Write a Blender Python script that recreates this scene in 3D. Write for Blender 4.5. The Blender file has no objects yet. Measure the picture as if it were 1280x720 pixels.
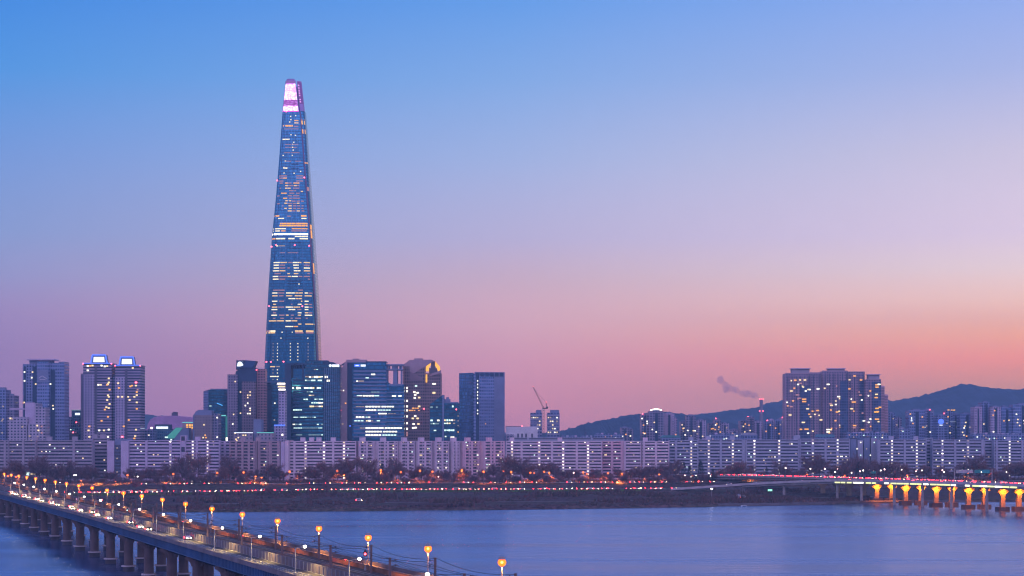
import bpy, math, random
from mathutils import Vector, Matrix, noise
sc = bpy.context.scene
C = sc.collection
rnd = random.Random(11)
F, HY, CAMZ = 2300.0, 541.0, 60.0          # focal length in photo pixels, horizon row, camera height above the water

# ------------------------------------------------------------------ camera, world, sun, exposure
cam = bpy.data.cameras.new('camera')
cam.sensor_width = 36.0
cam.lens = F / 1280 * 36
cam.shift_y = (HY - 360) / 1280
cam.clip_start, cam.clip_end = 1.0, 60000.0
camo = bpy.data.objects.new('camera', cam)
camo.location = (0, 0, CAMZ)
camo.rotation_euler = (math.pi / 2, 0, 0)
C.objects.link(camo)
sc.camera = camo

def s2l(c):
    return tuple((v / 255 / 12.92) if v / 255 <= 0.04045 else ((v / 255 + 0.055) / 1.055) ** 2.4 for v in c)

world = bpy.data.worlds.new('World')
sc.world = world
world.use_nodes = True
nt = world.node_tree
nt.nodes.clear()
def N(t, k, **kw):
    n = t.nodes.new(k)
    for a, b in kw.items(): setattr(n, a, b)
    return n
def link(t, a, b): t.links.new(a, b)
def M_(t, op, a=None, b=None, c=None, clamp=False):
    n = N(t, 'ShaderNodeMath', operation=op, use_clamp=clamp)
    for i, v in enumerate((a, b, c)):
        if v is None: continue
        if isinstance(v, (int, float)): n.inputs[i].default_value = v
        else: link(t, v, n.inputs[i])
    return n.outputs[0]
def ramp(t, fac, stops):
    n = N(t, 'ShaderNodeValToRGB')
    e = n.color_ramp.elements
    while len(e) > 1: e.remove(e[-1])
    e[0].position = stops[0][0]; e[0].color = (*stops[0][1], 1)
    for p, c in stops[1:]:
        k = e.new(p); k.color = (*c, 1)
    link(t, fac, n.inputs[0])
    return n.outputs[0]
def mixc(t, f, a, b):
    n = N(t, 'ShaderNodeMix', data_type='RGBA')
    if isinstance(f, (int, float)): n.inputs[0].default_value = f
    else: link(t, f, n.inputs[0])
    for i, v in ((6, a), (7, b)):
        if isinstance(v, tuple): n.inputs[i].default_value = (*v, 1) if len(v) == 3 else v
        else: link(t, v, n.inputs[i])
    return n.outputs[2]
tc = N(nt, 'ShaderNodeTexCoord')
sep = N(nt, 'ShaderNodeSeparateXYZ')
link(nt, tc.outputs['Generated'], sep.inputs[0])
dx, dy, dz = sep.outputs
hl = M_(nt, 'SQRT', M_(nt, 'ADD', M_(nt, 'MULTIPLY', dx, dx), M_(nt, 'MULTIPLY', dy, dy)))
az = M_(nt, 'DIVIDE', dx, M_(nt, 'MAXIMUM', hl, 1e-4))
def el(y): return math.sin(math.atan((HY - y) / F))
ZEN = [(0.36, s2l((62, 122, 212))), (0.6, s2l((48, 92, 178))), (1.0, s2l((34, 62, 130)))]
def col(rows): return [(max(0.0, el(y)), s2l(c)) for y, c in rows] + ZEN
SKY_L = col([(541, (198, 136, 179)), (500, (203, 143, 181)), (450, (207, 149, 185)), (400, (214, 166, 200)), (350, (186, 179, 220)), (300, (161, 179, 227)), (200, (131, 170, 235)), (100, (86, 162, 239)), (0, (63, 145, 237))])
SKY_M = col([(541, (255, 157, 167)), (500, (280, 173, 169)), (450, (289, 192, 183)), (400, (298, 220, 201)), (350, (257, 211, 212)), (300, (222, 207, 235)), (200, (182, 200, 243)), (100, (142, 185, 244)), (0, (106, 168, 245))])
SKY_R = col([(541, (255, 166, 94)), (500, (255, 174, 94)), (450, (340, 190, 95)), (420, (344, 225, 118)), (380, (326, 256, 206)), (340, (293, 257, 242)), (300, (268, 240, 252)), (200, (235, 222, 241)), (100, (187, 199, 245)), (0, (154, 185, 251))])
BACK = [(0.0, (0.13, 0.31, 0.54)), (0.08, (0.16, 0.34, 0.60)), (0.16, (0.20, 0.38, 0.72)), (0.34, (1.9, 1.38, 2.7)), (0.55, (1.5, 1.18, 2.2)), (0.75, (0.5, 0.55, 1.15)), (1.0, (0.10, 0.16, 0.42))]
f1 = M_(nt, 'MULTIPLY_ADD', az, 1 / 0.268, 1.0, clamp=True)
f2 = M_(nt, 'MULTIPLY', az, 1 / 0.268, clamp=True)
front = mixc(nt, f2, mixc(nt, f1, ramp(nt, dz, SKY_L), ramp(nt, dz, SKY_M)), ramp(nt, dz, SKY_R))
fb = M_(nt, 'MULTIPLY_ADD', M_(nt, 'DIVIDE', dy, M_(nt, 'MAXIMUM', hl, 1e-4)), -1.2, 0.45, clamp=True)
skyc = mixc(nt, fb, front, ramp(nt, dz, BACK))
bg = N(nt, 'ShaderNodeBackground'); bg.inputs[1].default_value = 1.0
link(nt, skyc, bg.inputs[0])
SUN_EL, SUN_AZ = math.radians(2.5), math.radians(78)      # low dusk sun beyond the picture, west of the view
sky = N(nt, 'ShaderNodeTexSky', sky_type='NISHITA', sun_disc=False, sun_elevation=math.radians(-3), sun_rotation=SUN_AZ)
bg2 = N(nt, 'ShaderNodeBackground'); bg2.inputs[1].default_value = 0.05
link(nt, sky.outputs[0], bg2.inputs[0])
add = N(nt, 'ShaderNodeAddShader')
link(nt, bg.outputs[0], add.inputs[0]); link(nt, bg2.outputs[0], add.inputs[1])
wo = N(nt, 'ShaderNodeOutputWorld')
link(nt, add.outputs[0], wo.inputs[0])

sun = bpy.data.lights.new('sun', 'SUN')
sun.energy = 0.5
sun.angle = math.radians(10)
sun.color = (1.0, 0.56, 0.46)
suno = bpy.data.objects.new('sun', sun)
sd = Vector((math.sin(SUN_AZ) * math.cos(SUN_EL), math.cos(SUN_AZ) * math.cos(SUN_EL), math.sin(SUN_EL)))
suno.rotation_euler = sd.to_track_quat('Z', 'Y').to_euler()
C.objects.link(suno)

sc.view_settings.view_transform = 'Standard'
sc.view_settings.look = 'None'
sc.view_settings.exposure = 0.0
sc.view_settings.gamma = 1.0
sc.view_settings.use_curve_mapping = False
cy = sc.cycles
cy.use_denoising = True
cy.max_bounces = 6
cy.diffuse_bounces = 2
cy.glossy_bounces = 3
cy.transmission_bounces = 3
cy.volume_bounces = 0
cy.transparent_max_bounces = 6
cy.sample_clamp_indirect = 4.0
cy.use_light_tree = True
cy.filter_width = 1.2

# ------------------------------------------------------------------ materials
def mat(name, color, rough=0.7, metal=0.0, var=0.12, scale=0.15, bump=0.0, spec=0.4):
    m = bpy.data.materials.new(name); m.use_nodes = True
    t = m.node_tree; b = t.nodes['Principled BSDF']
    o = N(t, 'ShaderNodeTexCoord'); n = N(t, 'ShaderNodeTexNoise')
    n.inputs['Scale'].default_value = scale; n.inputs['Detail'].default_value = 5
    link(t, o.outputs['Object'], n.inputs['Vector'])
    a = tuple(max(0, c * (1 - var)) for c in color); z = tuple(min(1, c * (1 + var)) for c in color)
    link(t, ramp(t, n.outputs[0], [(0.3, a), (0.7, z)]), b.inputs['Base Color'])
    b.inputs['Roughness'].default_value = rough; b.inputs['Metallic'].default_value = metal
    b.inputs['Specular IOR Level'].default_value = spec
    if bump:
        k = N(t, 'ShaderNodeBump'); k.inputs['Strength'].default_value = bump
        link(t, n.outputs[0], k.inputs['Height']); link(t, k.outputs[0], b.inputs['Normal'])
    return m

def emit(name, color, strength, light=False):
    m = bpy.data.materials.new(name); m.use_nodes = True
    t = m.node_tree; t.nodes.clear()
    e = N(t, 'ShaderNodeEmission'); e.inputs[0].default_value = (*color, 1); e.inputs[1].default_value = strength
    o = N(t, 'ShaderNodeOutputMaterial'); link(t, e.outputs[0], o.inputs[0])
    m.cycles.emission_sampling = 'AUTO' if light else 'NONE'
    return m

def facade(name, wall, glass, w=3.0, h=3.1, fw=0.55, fh=0.5, gmetal=0.55, grough=0.12, wrough=0.75, var=0.35, wmetal=0.0):
    """A wall with a regular grid of windows, measured in metres along each face; the panes differ a little from one another."""
    m = bpy.data.materials.new(name); m.use_nodes = True
    t = m.node_tree; b = t.nodes['Principled BSDF']
    o = N(t, 'ShaderNodeTexCoord')
    cr = N(t, 'ShaderNodeVectorMath', operation='CROSS_PRODUCT'); link(t, o.outputs['Normal'], cr.inputs[0]); cr.inputs[1].default_value = (0, 0, 1)
    dt = N(t, 'ShaderNodeVectorMath', operation='DOT_PRODUCT'); link(t, cr.outputs[0], dt.inputs[0]); link(t, o.outputs['Object'], dt.inputs[1])
    s = N(t, 'ShaderNodeSeparateXYZ'); link(t, o.outputs['Object'], s.inputs[0])
    sn = N(t, 'ShaderNodeSeparateXYZ'); link(t, o.outputs['Normal'], sn.inputs[0])
    u = M_(t, 'DIVIDE', dt.outputs['Value'], w); v = M_(t, 'DIVIDE', s.outputs[2], h)
    def inside(x, f): return M_(t, 'LESS_THAN', M_(t, 'ABSOLUTE', M_(t, 'SUBTRACT', M_(t, 'FRACT', x), 0.5)), f / 2)
    mk = M_(t, 'MULTIPLY', inside(u, fw), inside(v, fh))
    mk = M_(t, 'MULTIPLY', mk, M_(t, 'LESS_THAN', M_(t, 'ABSOLUTE', sn.outputs[2]), 0.6))
    cv = N(t, 'ShaderNodeCombineXYZ'); link(t, M_(t, 'FLOOR', u), cv.inputs[0]); link(t, M_(t, 'FLOOR', v), cv.inputs[1])
    wn = N(t, 'ShaderNodeTexWhiteNoise', noise_dimensions='2D'); link(t, cv.outputs[0], wn.inputs['Vector'])
    g = ramp(t, wn.outputs[0], [(0.0, tuple(c * (1 - var) for c in glass)), (0.75, tuple(min(1, c * (1 + var)) for c in glass)), (0.97, tuple(min(1, c * (1 + 2.2 * var)) for c in glass))])
    no = N(t, 'ShaderNodeTexNoise'); no.inputs['Scale'].default_value = 0.12; no.inputs['Detail'].default_value = 4
    link(t, o.outputs['Object'], no.inputs['Vector'])
    wc = ramp(t, no.outputs[0], [(0.3, tuple(c * 0.86 for c in wall)), (0.7, tuple(min(1, c * 1.1) for c in wall))])
    link(t, mixc(t, mk, wc, g), b.inputs['Base Color'])
    link(t, M_(t, 'MULTIPLY_ADD', mk, grough - wrough, wrough), b.inputs['Roughness'])
    link(t, M_(t, 'MULTIPLY_ADD', mk, gmetal - wmetal, wmetal), b.inputs['Metallic'])
    return m

# ------------------------------------------------------------------ mesh helpers
class MB:
    def __init__(s): s.v = []; s.f = []
    def add(s, vs, fs):
        k = len(s.v); s.v += [tuple(p) for p in vs]; s.f += [tuple(i + k for i in f) for f in fs]; return s
    def box(s, x0, x1, y0, y1, z0, z1):
        return s.add([(x0, y0, z0), (x1, y0, z0), (x1, y1, z0), (x0, y1, z0), (x0, y0, z1), (x1, y0, z1), (x1, y1, z1), (x0, y1, z1)],
                     [(0, 3, 2, 1), (4, 5, 6, 7), (0, 1, 5, 4), (1, 2, 6, 5), (2, 3, 7, 6), (3, 0, 4, 7)])
    def prism(s, poly, z0, z1):          # plan polygon (counter-clockwise), upright
        n = len(poly)
        z1s = z1 if isinstance(z1, (list, tuple)) else [z1] * n
        return s.add([(x, y, z0) for x, y in poly] + [(x, y, z1s[i]) for i, (x, y) in enumerate(poly)],
                     [tuple(range(n - 1, -1, -1)), tuple(range(n, 2 * n))] + [(i, (i + 1) % n, n + (i + 1) % n, n + i) for i in range(n)])
    def slab(s, poly, y0, y1):           # elevation polygon in x, z (counter-clockwise seen from the front), given a depth
        n = len(poly)
        return s.add([(x, y0, z) for x, z in poly] + [(x, y1, z) for x, z in poly],
                     [tuple(range(n)), tuple(range(2 * n - 1, n - 1, -1))] + [(i, n + i, n + (i + 1) % n, (i + 1) % n) for i in range(n)])
    def tube(s, a, b, r0, r1=None, n=6, cap=True):
        a, b = Vector(a), Vector(b); r1 = r0 if r1 is None else r1
        d = (b - a).normalized()
        x = d.cross(Vector((0, 0, 1)) if abs(d.z) < 0.95 else Vector((1, 0, 0))).normalized(); y = d.cross(x)
        vs = []
        for p, r in ((a, r0), (b, r1)):
            for i in range(n):
                t = 2 * math.pi * i / n
                vs.append(p + x * math.cos(t) * r + y * math.sin(t) * r)
        fs = [(i, n + i, n + (i + 1) % n, (i + 1) % n) for i in range(n)]
        if cap: fs += [tuple(range(n)), tuple(range(2 * n - 1, n - 1, -1))]
        return s.add(vs, fs)
    def lathe(s, prof, n=12, c=(0, 0, 0)):
        vs = []; m = len(prof)
        for r, z in prof:
            for i in range(n):
                t = 2 * math.pi * i / n
                vs.append((c[0] + r * math.cos(t), c[1] + r * math.sin(t), c[2] + z))
        fs = [(j * n + i, j * n + (i + 1) % n, (j + 1) * n + (i + 1) % n, (j + 1) * n + i) for j in range(m - 1) for i in range(n)]
        fs += [tuple(range(n - 1, -1, -1)), tuple(range((m - 1) * n, m * n))]
        return s.add(vs, fs)
    def ball(s, c, r, n=8, m=5, sq=1.0):
        return s.lathe([(max(0.001, r * math.sin(math.pi * j / m)), -r * sq * math.cos(math.pi * j / m)) for j in range(m + 1)], n, c)
    def loft(s, rings, caps=True):
        n = len(rings[0]); vs = [p for r in rings for p in r]
        fs = [(j * n + i, j * n + (i + 1) % n, (j + 1) * n + (i + 1) % n, (j + 1) * n + i) for j in range(len(rings) - 1) for i in range(n)]
        if caps: fs += [tuple(range(n - 1, -1, -1)), tuple(range((len(rings) - 1) * n, len(rings) * n))]
        return s.add(vs, fs)
    def sheet(s, rows):                  # grid of points, open
        n = len(rows[0])
        return s.add([p for r in rows for p in r], [(j * n + i, j * n + i + 1, (j + 1) * n + i + 1, (j + 1) * n + i) for j in range(len(rows) - 1) for i in range(n - 1)])
    def mesh(s, name, m):
        me = bpy.data.meshes.new(name); me.from_pydata(s.v, [], s.f); me.update()
        if m: me.materials.append(m)
        return me
    def build(s, name, m, parent=None, loc=(0, 0, 0), smooth=False):
        me = s.mesh(name, m)
        if smooth:
            for p in me.polygons: p.use_smooth = True
        o = bpy.data.objects.new(name, me); C.objects.link(o); o.location = loc
        if parent: o.parent = parent
        return o

def thing(name, label, cat, loc=(0, 0, 0), rz=0.0, group=None):
    o = bpy.data.objects.new(name, None); C.objects.link(o)
    o.empty_display_size = 0.5
    o.location = loc; o.rotation_euler = (0, 0, rz)
    return tag(o, label, cat, group)
def tag(o, label, cat, group=None):
    o['label'] = label; o['category'] = cat
    if group: o['group'] = group
    return o
def struct(o, kind='structure'):
    o['kind'] = kind; return o
def dup(root, loc, rz=0.0, label=None, scale=None, group=None):
    """a copy of a thing with copies of its parts and sub-parts (mesh data shared)"""
    r = root.copy(); C.objects.link(r); r.location = loc; r.rotation_euler = (0, 0, rz)
    if label: r['label'] = label
    if group: r['group'] = group
    if scale: r.scale = scale
    for ch in root_children[root.name]:
        c = ch.copy(); C.objects.link(c); c.parent = r
        for g in root_children.get(ch.name, ()):
            d = g.copy(); C.objects.link(d); d.parent = c
    return r
root_children = {}
def proto(root):
    """note a prototype's parts so that copies need no search"""
    for o in (root, *root.children_recursive):
        root_children[o.name] = list(o.children)
    return root

def PX(x, Y): return (x - 640) / F * Y
def PZ(y, Y): return CAMZ - (y - HY) / F * Y
def P(x, y, Y): return Vector((PX(x, Y), Y, PZ(y, Y)))
def interp(tab, x):
    if x <= tab[0][0]: return tab[0][1]
    for (a, b), (c, d) in zip(tab, tab[1:]):
        if x <= c: return b + (d - b) * (x - a) / (c - a)
    return tab[-1][1]
LANDMARKS = [(18, 'by the long dark apartment slab'), (80, 'below the roof plate tower'), (180, 'below the blue crowned twin towers'), (240, 'below the mesh dome'),
             (283, 'below the cut off dark glass block'), (335, 'below the brown sloped crown tower'), (405, 'below the tapering skyscraper'), (495, 'below the banded blue offices'), (560, 'below the gold cornered tower'),
             (640, 'below the plain slab office'), (705, 'below the tower crane'), (770, 'before the low hill'), (850, 'below the rooftop light tower'),
             (915, 'below the three step towers'), (975, 'below the steaming chimney'), (1050, 'below the clustered apartment towers'), (1115, 'below the slim lattice tower'), (1200, 'below the emblem tower'), (9999, 'below the far ridge')]
def landmark(x):
    for a, t in LANDMARKS:
        if x < a: return t

# ------------------------------------------------------------------ setting: water, terrain, roads, hills, haze
SHORE = [(-2500, 1390), (-420, 1385), (-200, 1396), (0, 1436), (100, 1472), (158, 1488), (172, 1506), (200, 1512), (260, 1535), (300, 1568), (420, 1600), (2500, 1700)]
ROAD1 = [(-2500, 1450), (-571, 1563), (-446, 1604), (-286, 1647), (-178, 1705), (0, 1724), (144, 1741), (281, 1793), (522, 1819), (2500, 1950)]
ROAD2 = [(-2500, 1640), (-633, 1734), (-306, 1761), (0, 1803), (150, 1818), (297, 1848), (539, 1878), (2500, 2010)]
xs = sorted(set([-2600, -2200, -1800, -1500, -1300, -1150, -1000] + list(range(-900, 901, 12)) + [1000, 1150, 1300, 1600, 2000, 2600]))
def ground_rows():
    rows = []
    def row(fn, z): rows.append((fn, z))
    sh = lambda X: interp(SHORE, X) + 4 * noise.noise((X * 0.02, 3, 0)) + 1.6 * noise.noise((X * 0.11, 9, 0))
    r1 = lambda X: interp(ROAD1, X); r2 = lambda X: interp(ROAD2, X)
    row(lambda X: sh(X) - 30, -4.0); row(lambda X: sh(X) - 2, -0.6); row(sh, 0.5); row(lambda X: sh(X) + 3, 1.9)
    for k in range(1, 9):
        t = k / 9
        row(lambda X, t=t: sh(X) + 3 + (r1(X) - 34 - sh(X) - 3) * t, 1.9 + 3.1 * t)
    row(lambda X: r1(X) - 30, 5.4); row(lambda X: r1(X) - 13, 6.9); row(lambda X: r1(X) + 13, 6.9)
    row(lambda X: r1(X) + 20, 7.6); row(lambda X: r2(X) - 12, 10.9); row(lambda X: r2(X) + 12, 10.9); row(lambda X: r2(X) + 18, 11.8)
    row(lambda X: r2(X) + 60, 12.0); row(lambda X: 2600, 12.0); row(lambda X: 5000, 12.0); row(lambda X: 9500, 12.0)
    return rows
GR = ground_rows()
def ground_z(X, Y):
    prev = None
    for fn, z in GR:
        y = fn(X)
        if prev and Y <= y: return prev[1] + (z - prev[1]) * (Y - prev[0]) / max(1e-3, y - prev[0])
        prev = (y, z)
    return 12.0

def ground_mat():
    m = bpy.data.materials.new('riverbank_earth'); m.use_nodes = True
    t = m.node_tree; b = t.nodes['Principled BSDF']; o = N(t, 'ShaderNodeTexCoord')
    mp = N(t, 'ShaderNodeMapping'); mp.inputs['Scale'].default_value = (0.012, 0.035, 0.1); link(t, o.outputs['Object'], mp.inputs[0])
    n1 = N(t, 'ShaderNodeTexNoise'); n1.inputs['Scale'].default_value = 1.0; n1.inputs['Detail'].default_value = 9; n1.inputs['Roughness'].default_value = 0.65; link(t, mp.outputs[0], n1.inputs[0])
    n2 = N(t, 'ShaderNodeTexNoise'); n2.inputs['Scale'].default_value = 0.25; n2.inputs['Detail'].default_value = 6; link(t, o.outputs['Object'], n2.inputs[0])
    a = ramp(t, n1.outputs[0], [(0.3, (0.045, 0.030, 0.034)), (0.45, (0.12, 0.070, 0.072)), (0.56, (0.085, 0.075, 0.05)), (0.66, (0.15, 0.09, 0.085)), (0.8, (0.06, 0.065, 0.04))])
    b2 = ramp(t, n2.outputs[0], [(0.35, (0.35, 0.35, 0.35)), (0.65, (1.35, 1.35, 1.35))])
    mm = N(t, 'ShaderNodeMix', data_type='RGBA', blend_type='MULTIPLY'); mm.inputs[0].default_value = 1.0
    link(t, a, mm.inputs[6]); link(t, b2, mm.inputs[7]); link(t, mm.outputs[2], b.inputs['Base Color'])
    b.inputs['Roughness'].default_value = 0.95; b.inputs['Specular IOR Level'].default_value = 0.1
    return m
mb = MB().sheet([[(X, fn(X), z + (0.5 * noise.noise((X * 0.03, k, 0)) if 3 < k < 12 else 0)) for X in xs] for k, (fn, z) in enumerate(GR)])
struct(mb.build('ground', ground_mat()))
asphalt = mat('asphalt', (0.05, 0.048, 0.05), 0.8, var=0.25, scale=0.4)
paint = mat('road_paint', (0.7, 0.7, 0.66), 0.7)
def road(name, tab, half, z):
    struct(MB().sheet([[(X, interp(tab, X) + d, z) for X in xs] for d in (-half, half)]).build(name, asphalt))
    lines = MB()
    for d in (-half + 0.6, -0.25, half - 0.6):
        lines.sheet([[(X, interp(tab, X) + d + e, z + 0.006) for X in xs] for e in (-0.12, 0.12)])
    for d in (-half / 2, half / 2):
        for X in range(-880, 880, 10):
            lines.add([(X, interp(tab, X) + d - 0.1, z + 0.006), (X + 4, interp(tab, X + 4) + d - 0.1, z + 0.006), (X + 4, interp(tab, X + 4) + d + 0.1, z + 0.006), (X, interp(tab, X) + d + 0.1, z + 0.006)], [(0, 1, 2, 3)])
    struct(lines.build(name + '_markings', paint))
road('riverside_road', ROAD1, 12.0, 6.92)
road('upper_road', ROAD2, 11.0, 10.92)

def water_mat():
    m = bpy.data.materials.new('river_water'); m.use_nodes = True
    t = m.node_tree; b = t.nodes['Principled BSDF']; o = N(t, 'ShaderNodeTexCoord')
    hs = []
    for sx, sy, k in ((0.05, 0.16, 1.0), (0.35, 0.8, 0.35)):
        mp = N(t, 'ShaderNodeMapping'); mp.inputs['Scale'].default_value = (sx, sy, 1); mp.inputs['Rotation'].default_value = (0, 0, 0.12)
        link(t, o.outputs['Object'], mp.inputs[0])
        n = N(t, 'ShaderNodeTexNoise'); n.inputs['Scale'].default_value = 1; n.inputs['Detail'].default_value = 4; link(t, mp.outputs[0], n.inputs[0])
        hs.append(M_(t, 'MULTIPLY', n.outputs[0], k))
    bp = N(t, 'ShaderNodeBump'); bp.inputs['Strength'].default_value = 1.0; bp.inputs['Distance'].default_value = WATER_BUMP
    link(t, M_(t, 'ADD', hs[0], hs[1]), bp.inputs['Height']); t.nodes.remove(b)
    gl = N(t, 'ShaderNodeBsdfGlossy'); gl.inputs['Color'].default_value = (*WATER_TINT, 1); df = N(t, 'ShaderNodeBsdfDiffuse'); df.inputs['Color'].default_value = (*WATER_DEEP, 1)
    fr = N(t, 'ShaderNodeFresnel'); fr.inputs['IOR'].default_value = 1.7; mx = N(t, 'ShaderNodeMixShader')
    for n_ in (gl, df, fr): link(t, bp.outputs[0], n_.inputs['Normal'])
    link(t, fr.outputs[0], mx.inputs[0]); link(t, df.outputs[0], mx.inputs[1]); link(t, gl.outputs[0], mx.inputs[2])
    link(t, mx.outputs[0], t.nodes['Material Output'].inputs['Surface'])
    # broad wind lanes: slightly rougher and calmer stripes across the river
    mp = N(t, 'ShaderNodeMapping'); mp.inputs['Scale'].default_value = (0.0016, 0.02, 1); link(t, o.outputs['Object'], mp.inputs[0])
    n = N(t, 'ShaderNodeTexNoise'); n.inputs['Scale'].default_value = 1; n.inputs['Detail'].default_value = 5; link(t, mp.outputs[0], n.inputs[0])
    link(t, ramp(t, n.outputs[0], [(0.35, (WATER_R0,) * 3), (0.65, (WATER_R1,) * 3)]), gl.inputs['Roughness'])
    return m
WATER_TINT, WATER_DEEP = (0.76, 0.81, 1.0), (0.004, 0.04, 0.17)
WATER_BUMP, WATER_R0, WATER_R1 = 0.32, 0.17, 0.28
struct(MB().sheet([[(X, Y, 0) for X in (-4000, -1000, 0, 1000, 4000)] for Y in (-1500, 0, 600, 1200, 1750)]).build('water', water_mat()))

def hill(name, pts, Y, back, material, seed):
    """a ridge whose skyline runs through photo points, falling off to front and back"""
    rows = []
    P0 = [(PX(x, Y), PZ(y, Y)) for x, y in pts]
    X0, X1 = P0[0][0], P0[-1][0]
    n = 800
    for j, (t, hgt) in enumerate(((-1.0, 0.0), (-0.75, 0.30), (-0.5, 0.58), (-0.25, 0.84), (-0.1, 0.96), (0.0, 1.0), (0.12, 0.95), (0.4, 0.7), (1.0, 0.0))):
        r = []
        for i in range(n + 1):
            X = X0 + (X1 - X0) * i / n
            z = interp(P0, X)
            h = 10 + (z - 10) * hgt
            nz = noise.noise((X * 0.004, t * 3, seed)) * 20 * (1 - hgt) * (hgt > 0) + (noise.noise((X * 0.012, t * 9, seed)) * 9 + noise.noise((X * 0.05, t * 20, seed)) * 8 + noise.noise((X * 0.17, t * 30, seed)) * 6) * (0.8 if hgt > 0 else 0)
            r.append((X + 60 * noise.noise((i * 0.03, j, seed)) * (1 - hgt), Y + t * back, max(8, h + nz)))
        rows.append(r)
    return struct(MB().sheet(rows).build(name, material, smooth=True))
hillm = mat('wooded_hillside', (0.035, 0.05, 0.085), 0.95, var=0.5, scale=0.02, spec=0.05)  # bluish base colour carries some of the distant air
hill('hill', [(560, 542), (640, 541), (690, 541), (705, 538), (730, 530), (760, 524), (785, 519), (800, 517), (815, 518), (840, 516), (856, 518), (880, 523), (920, 530), (1000, 541), (1080, 545)], 5600, 700, hillm, 1.0)
hill('hill', [(780, 541), (820, 529), (870, 519), (900, 514), (930, 511), (948, 509.5), (960, 505), (985, 498), (1010, 495), (1060, 498), (1110, 501), (1130, 499), (1160, 493), (1185, 485), (1200, 481), (1212, 480), (1225, 483), (1245, 486), (1280, 487), (1330, 491), (1420, 502), (1560, 520), (1700, 541)], 7000, 900, hillm, 2.0)
hill('hill', [(-160, 541), (0, 530), (60, 524), (120, 521), (175, 519), (215, 521), (250, 523), (300, 521), (360, 522), (430, 530), (520, 541)], 7400, 800, hillm, 3.0)
# ------------------------------------------------------------------ shared materials
W_IV = (0.60, 0.48, 0.55); W_GR = (0.33, 0.29, 0.35); W_BL = (0.34, 0.35, 0.45); W_PK = (0.64, 0.41, 0.48); W_BR = (0.38, 0.27, 0.30)  # ivory, grey and blue tints also hold the dusk light along the row
wall_m = {k: mat('wall_' + k, c, 0.8, var=0.1, scale=0.1) for k, c in
          dict(ivory=W_IV, grey=W_GR, blue=W_BL, pink=W_PK, brown=W_BR, white=(0.62, 0.6, 0.64), lilac=(0.48, 0.40, 0.53), dark=(0.10, 0.10, 0.14), slate=(0.18, 0.22, 0.34), navy=(0.03, 0.065, 0.12)).items()}
recess_m = {k: facade('recess_' + k, c, (0.05, 0.055, 0.09), 3.2, 3.1, 0.82, 0.7, gmetal=0.1, grough=0.25) for k, c in dict(ivory=(0.10, 0.085, 0.10), grey=(0.08, 0.075, 0.095), blue=(0.08, 0.085, 0.12)).items()}
roof_m = mat('roof_felt', (0.12, 0.12, 0.14), 0.9)
steel_m = mat('galvanised_steel', (0.32, 0.33, 0.36), 0.45, 0.7)
dark_m = mat('dark_metal', (0.05, 0.05, 0.06), 0.5, 0.6)
conc_m = mat('concrete', (0.30, 0.27, 0.27), 0.85, var=0.2, scale=0.25, bump=0.1)
glassy = lambda name, c, r=0.14: mat(name, c, r, 0.85, var=0.15, scale=0.03)
G_TEAL = glassy('teal_glass', (0.05, 0.24, 0.36)); G_BLUE = glassy('blue_glass', (0.12, 0.24, 0.42)); G_NAVY = glassy('navy_glass', (0.05, 0.14, 0.24))
LIT = {k: emit('lit_' + k, c, s) for k, (c, s) in dict(
    warm=((1.0, 0.74, 0.40), 1.5), white=((1.0, 0.93, 0.74), 2.2), cool=((0.72, 1.0, 0.92), 1.5), dim=((0.85, 0.60, 0.50), 0.55), orange=((1.0, 0.42, 0.10), 1.4), rose=((0.95, 0.45, 0.50), 0.55),
    hot=((1.0, 0.9, 0.7), 5.0), teal=((0.25, 0.95, 0.90), 0.8), blue=((0.10, 0.20, 1.0), 1.6), red=((1.0, 0.08, 0.12), 9.0), signwhite=((0.80, 0.86, 1.0), 1.7), pink=((1.0, 0.45, 1.0), 1.6), gold=((1.0, 0.46, 0.07), 1.5), dimcool=((0.55, 0.8, 0.9), 0.45)).items()}
UNIT = {}
def unit(k):
    if k not in UNIT: UNIT[k] = MB().box(-0.5, 0.5, -0.5, 0.5, -0.5, 0.5).mesh('lit_window', LIT[k])
    return UNIT[k]
GZ = 12.0

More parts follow.
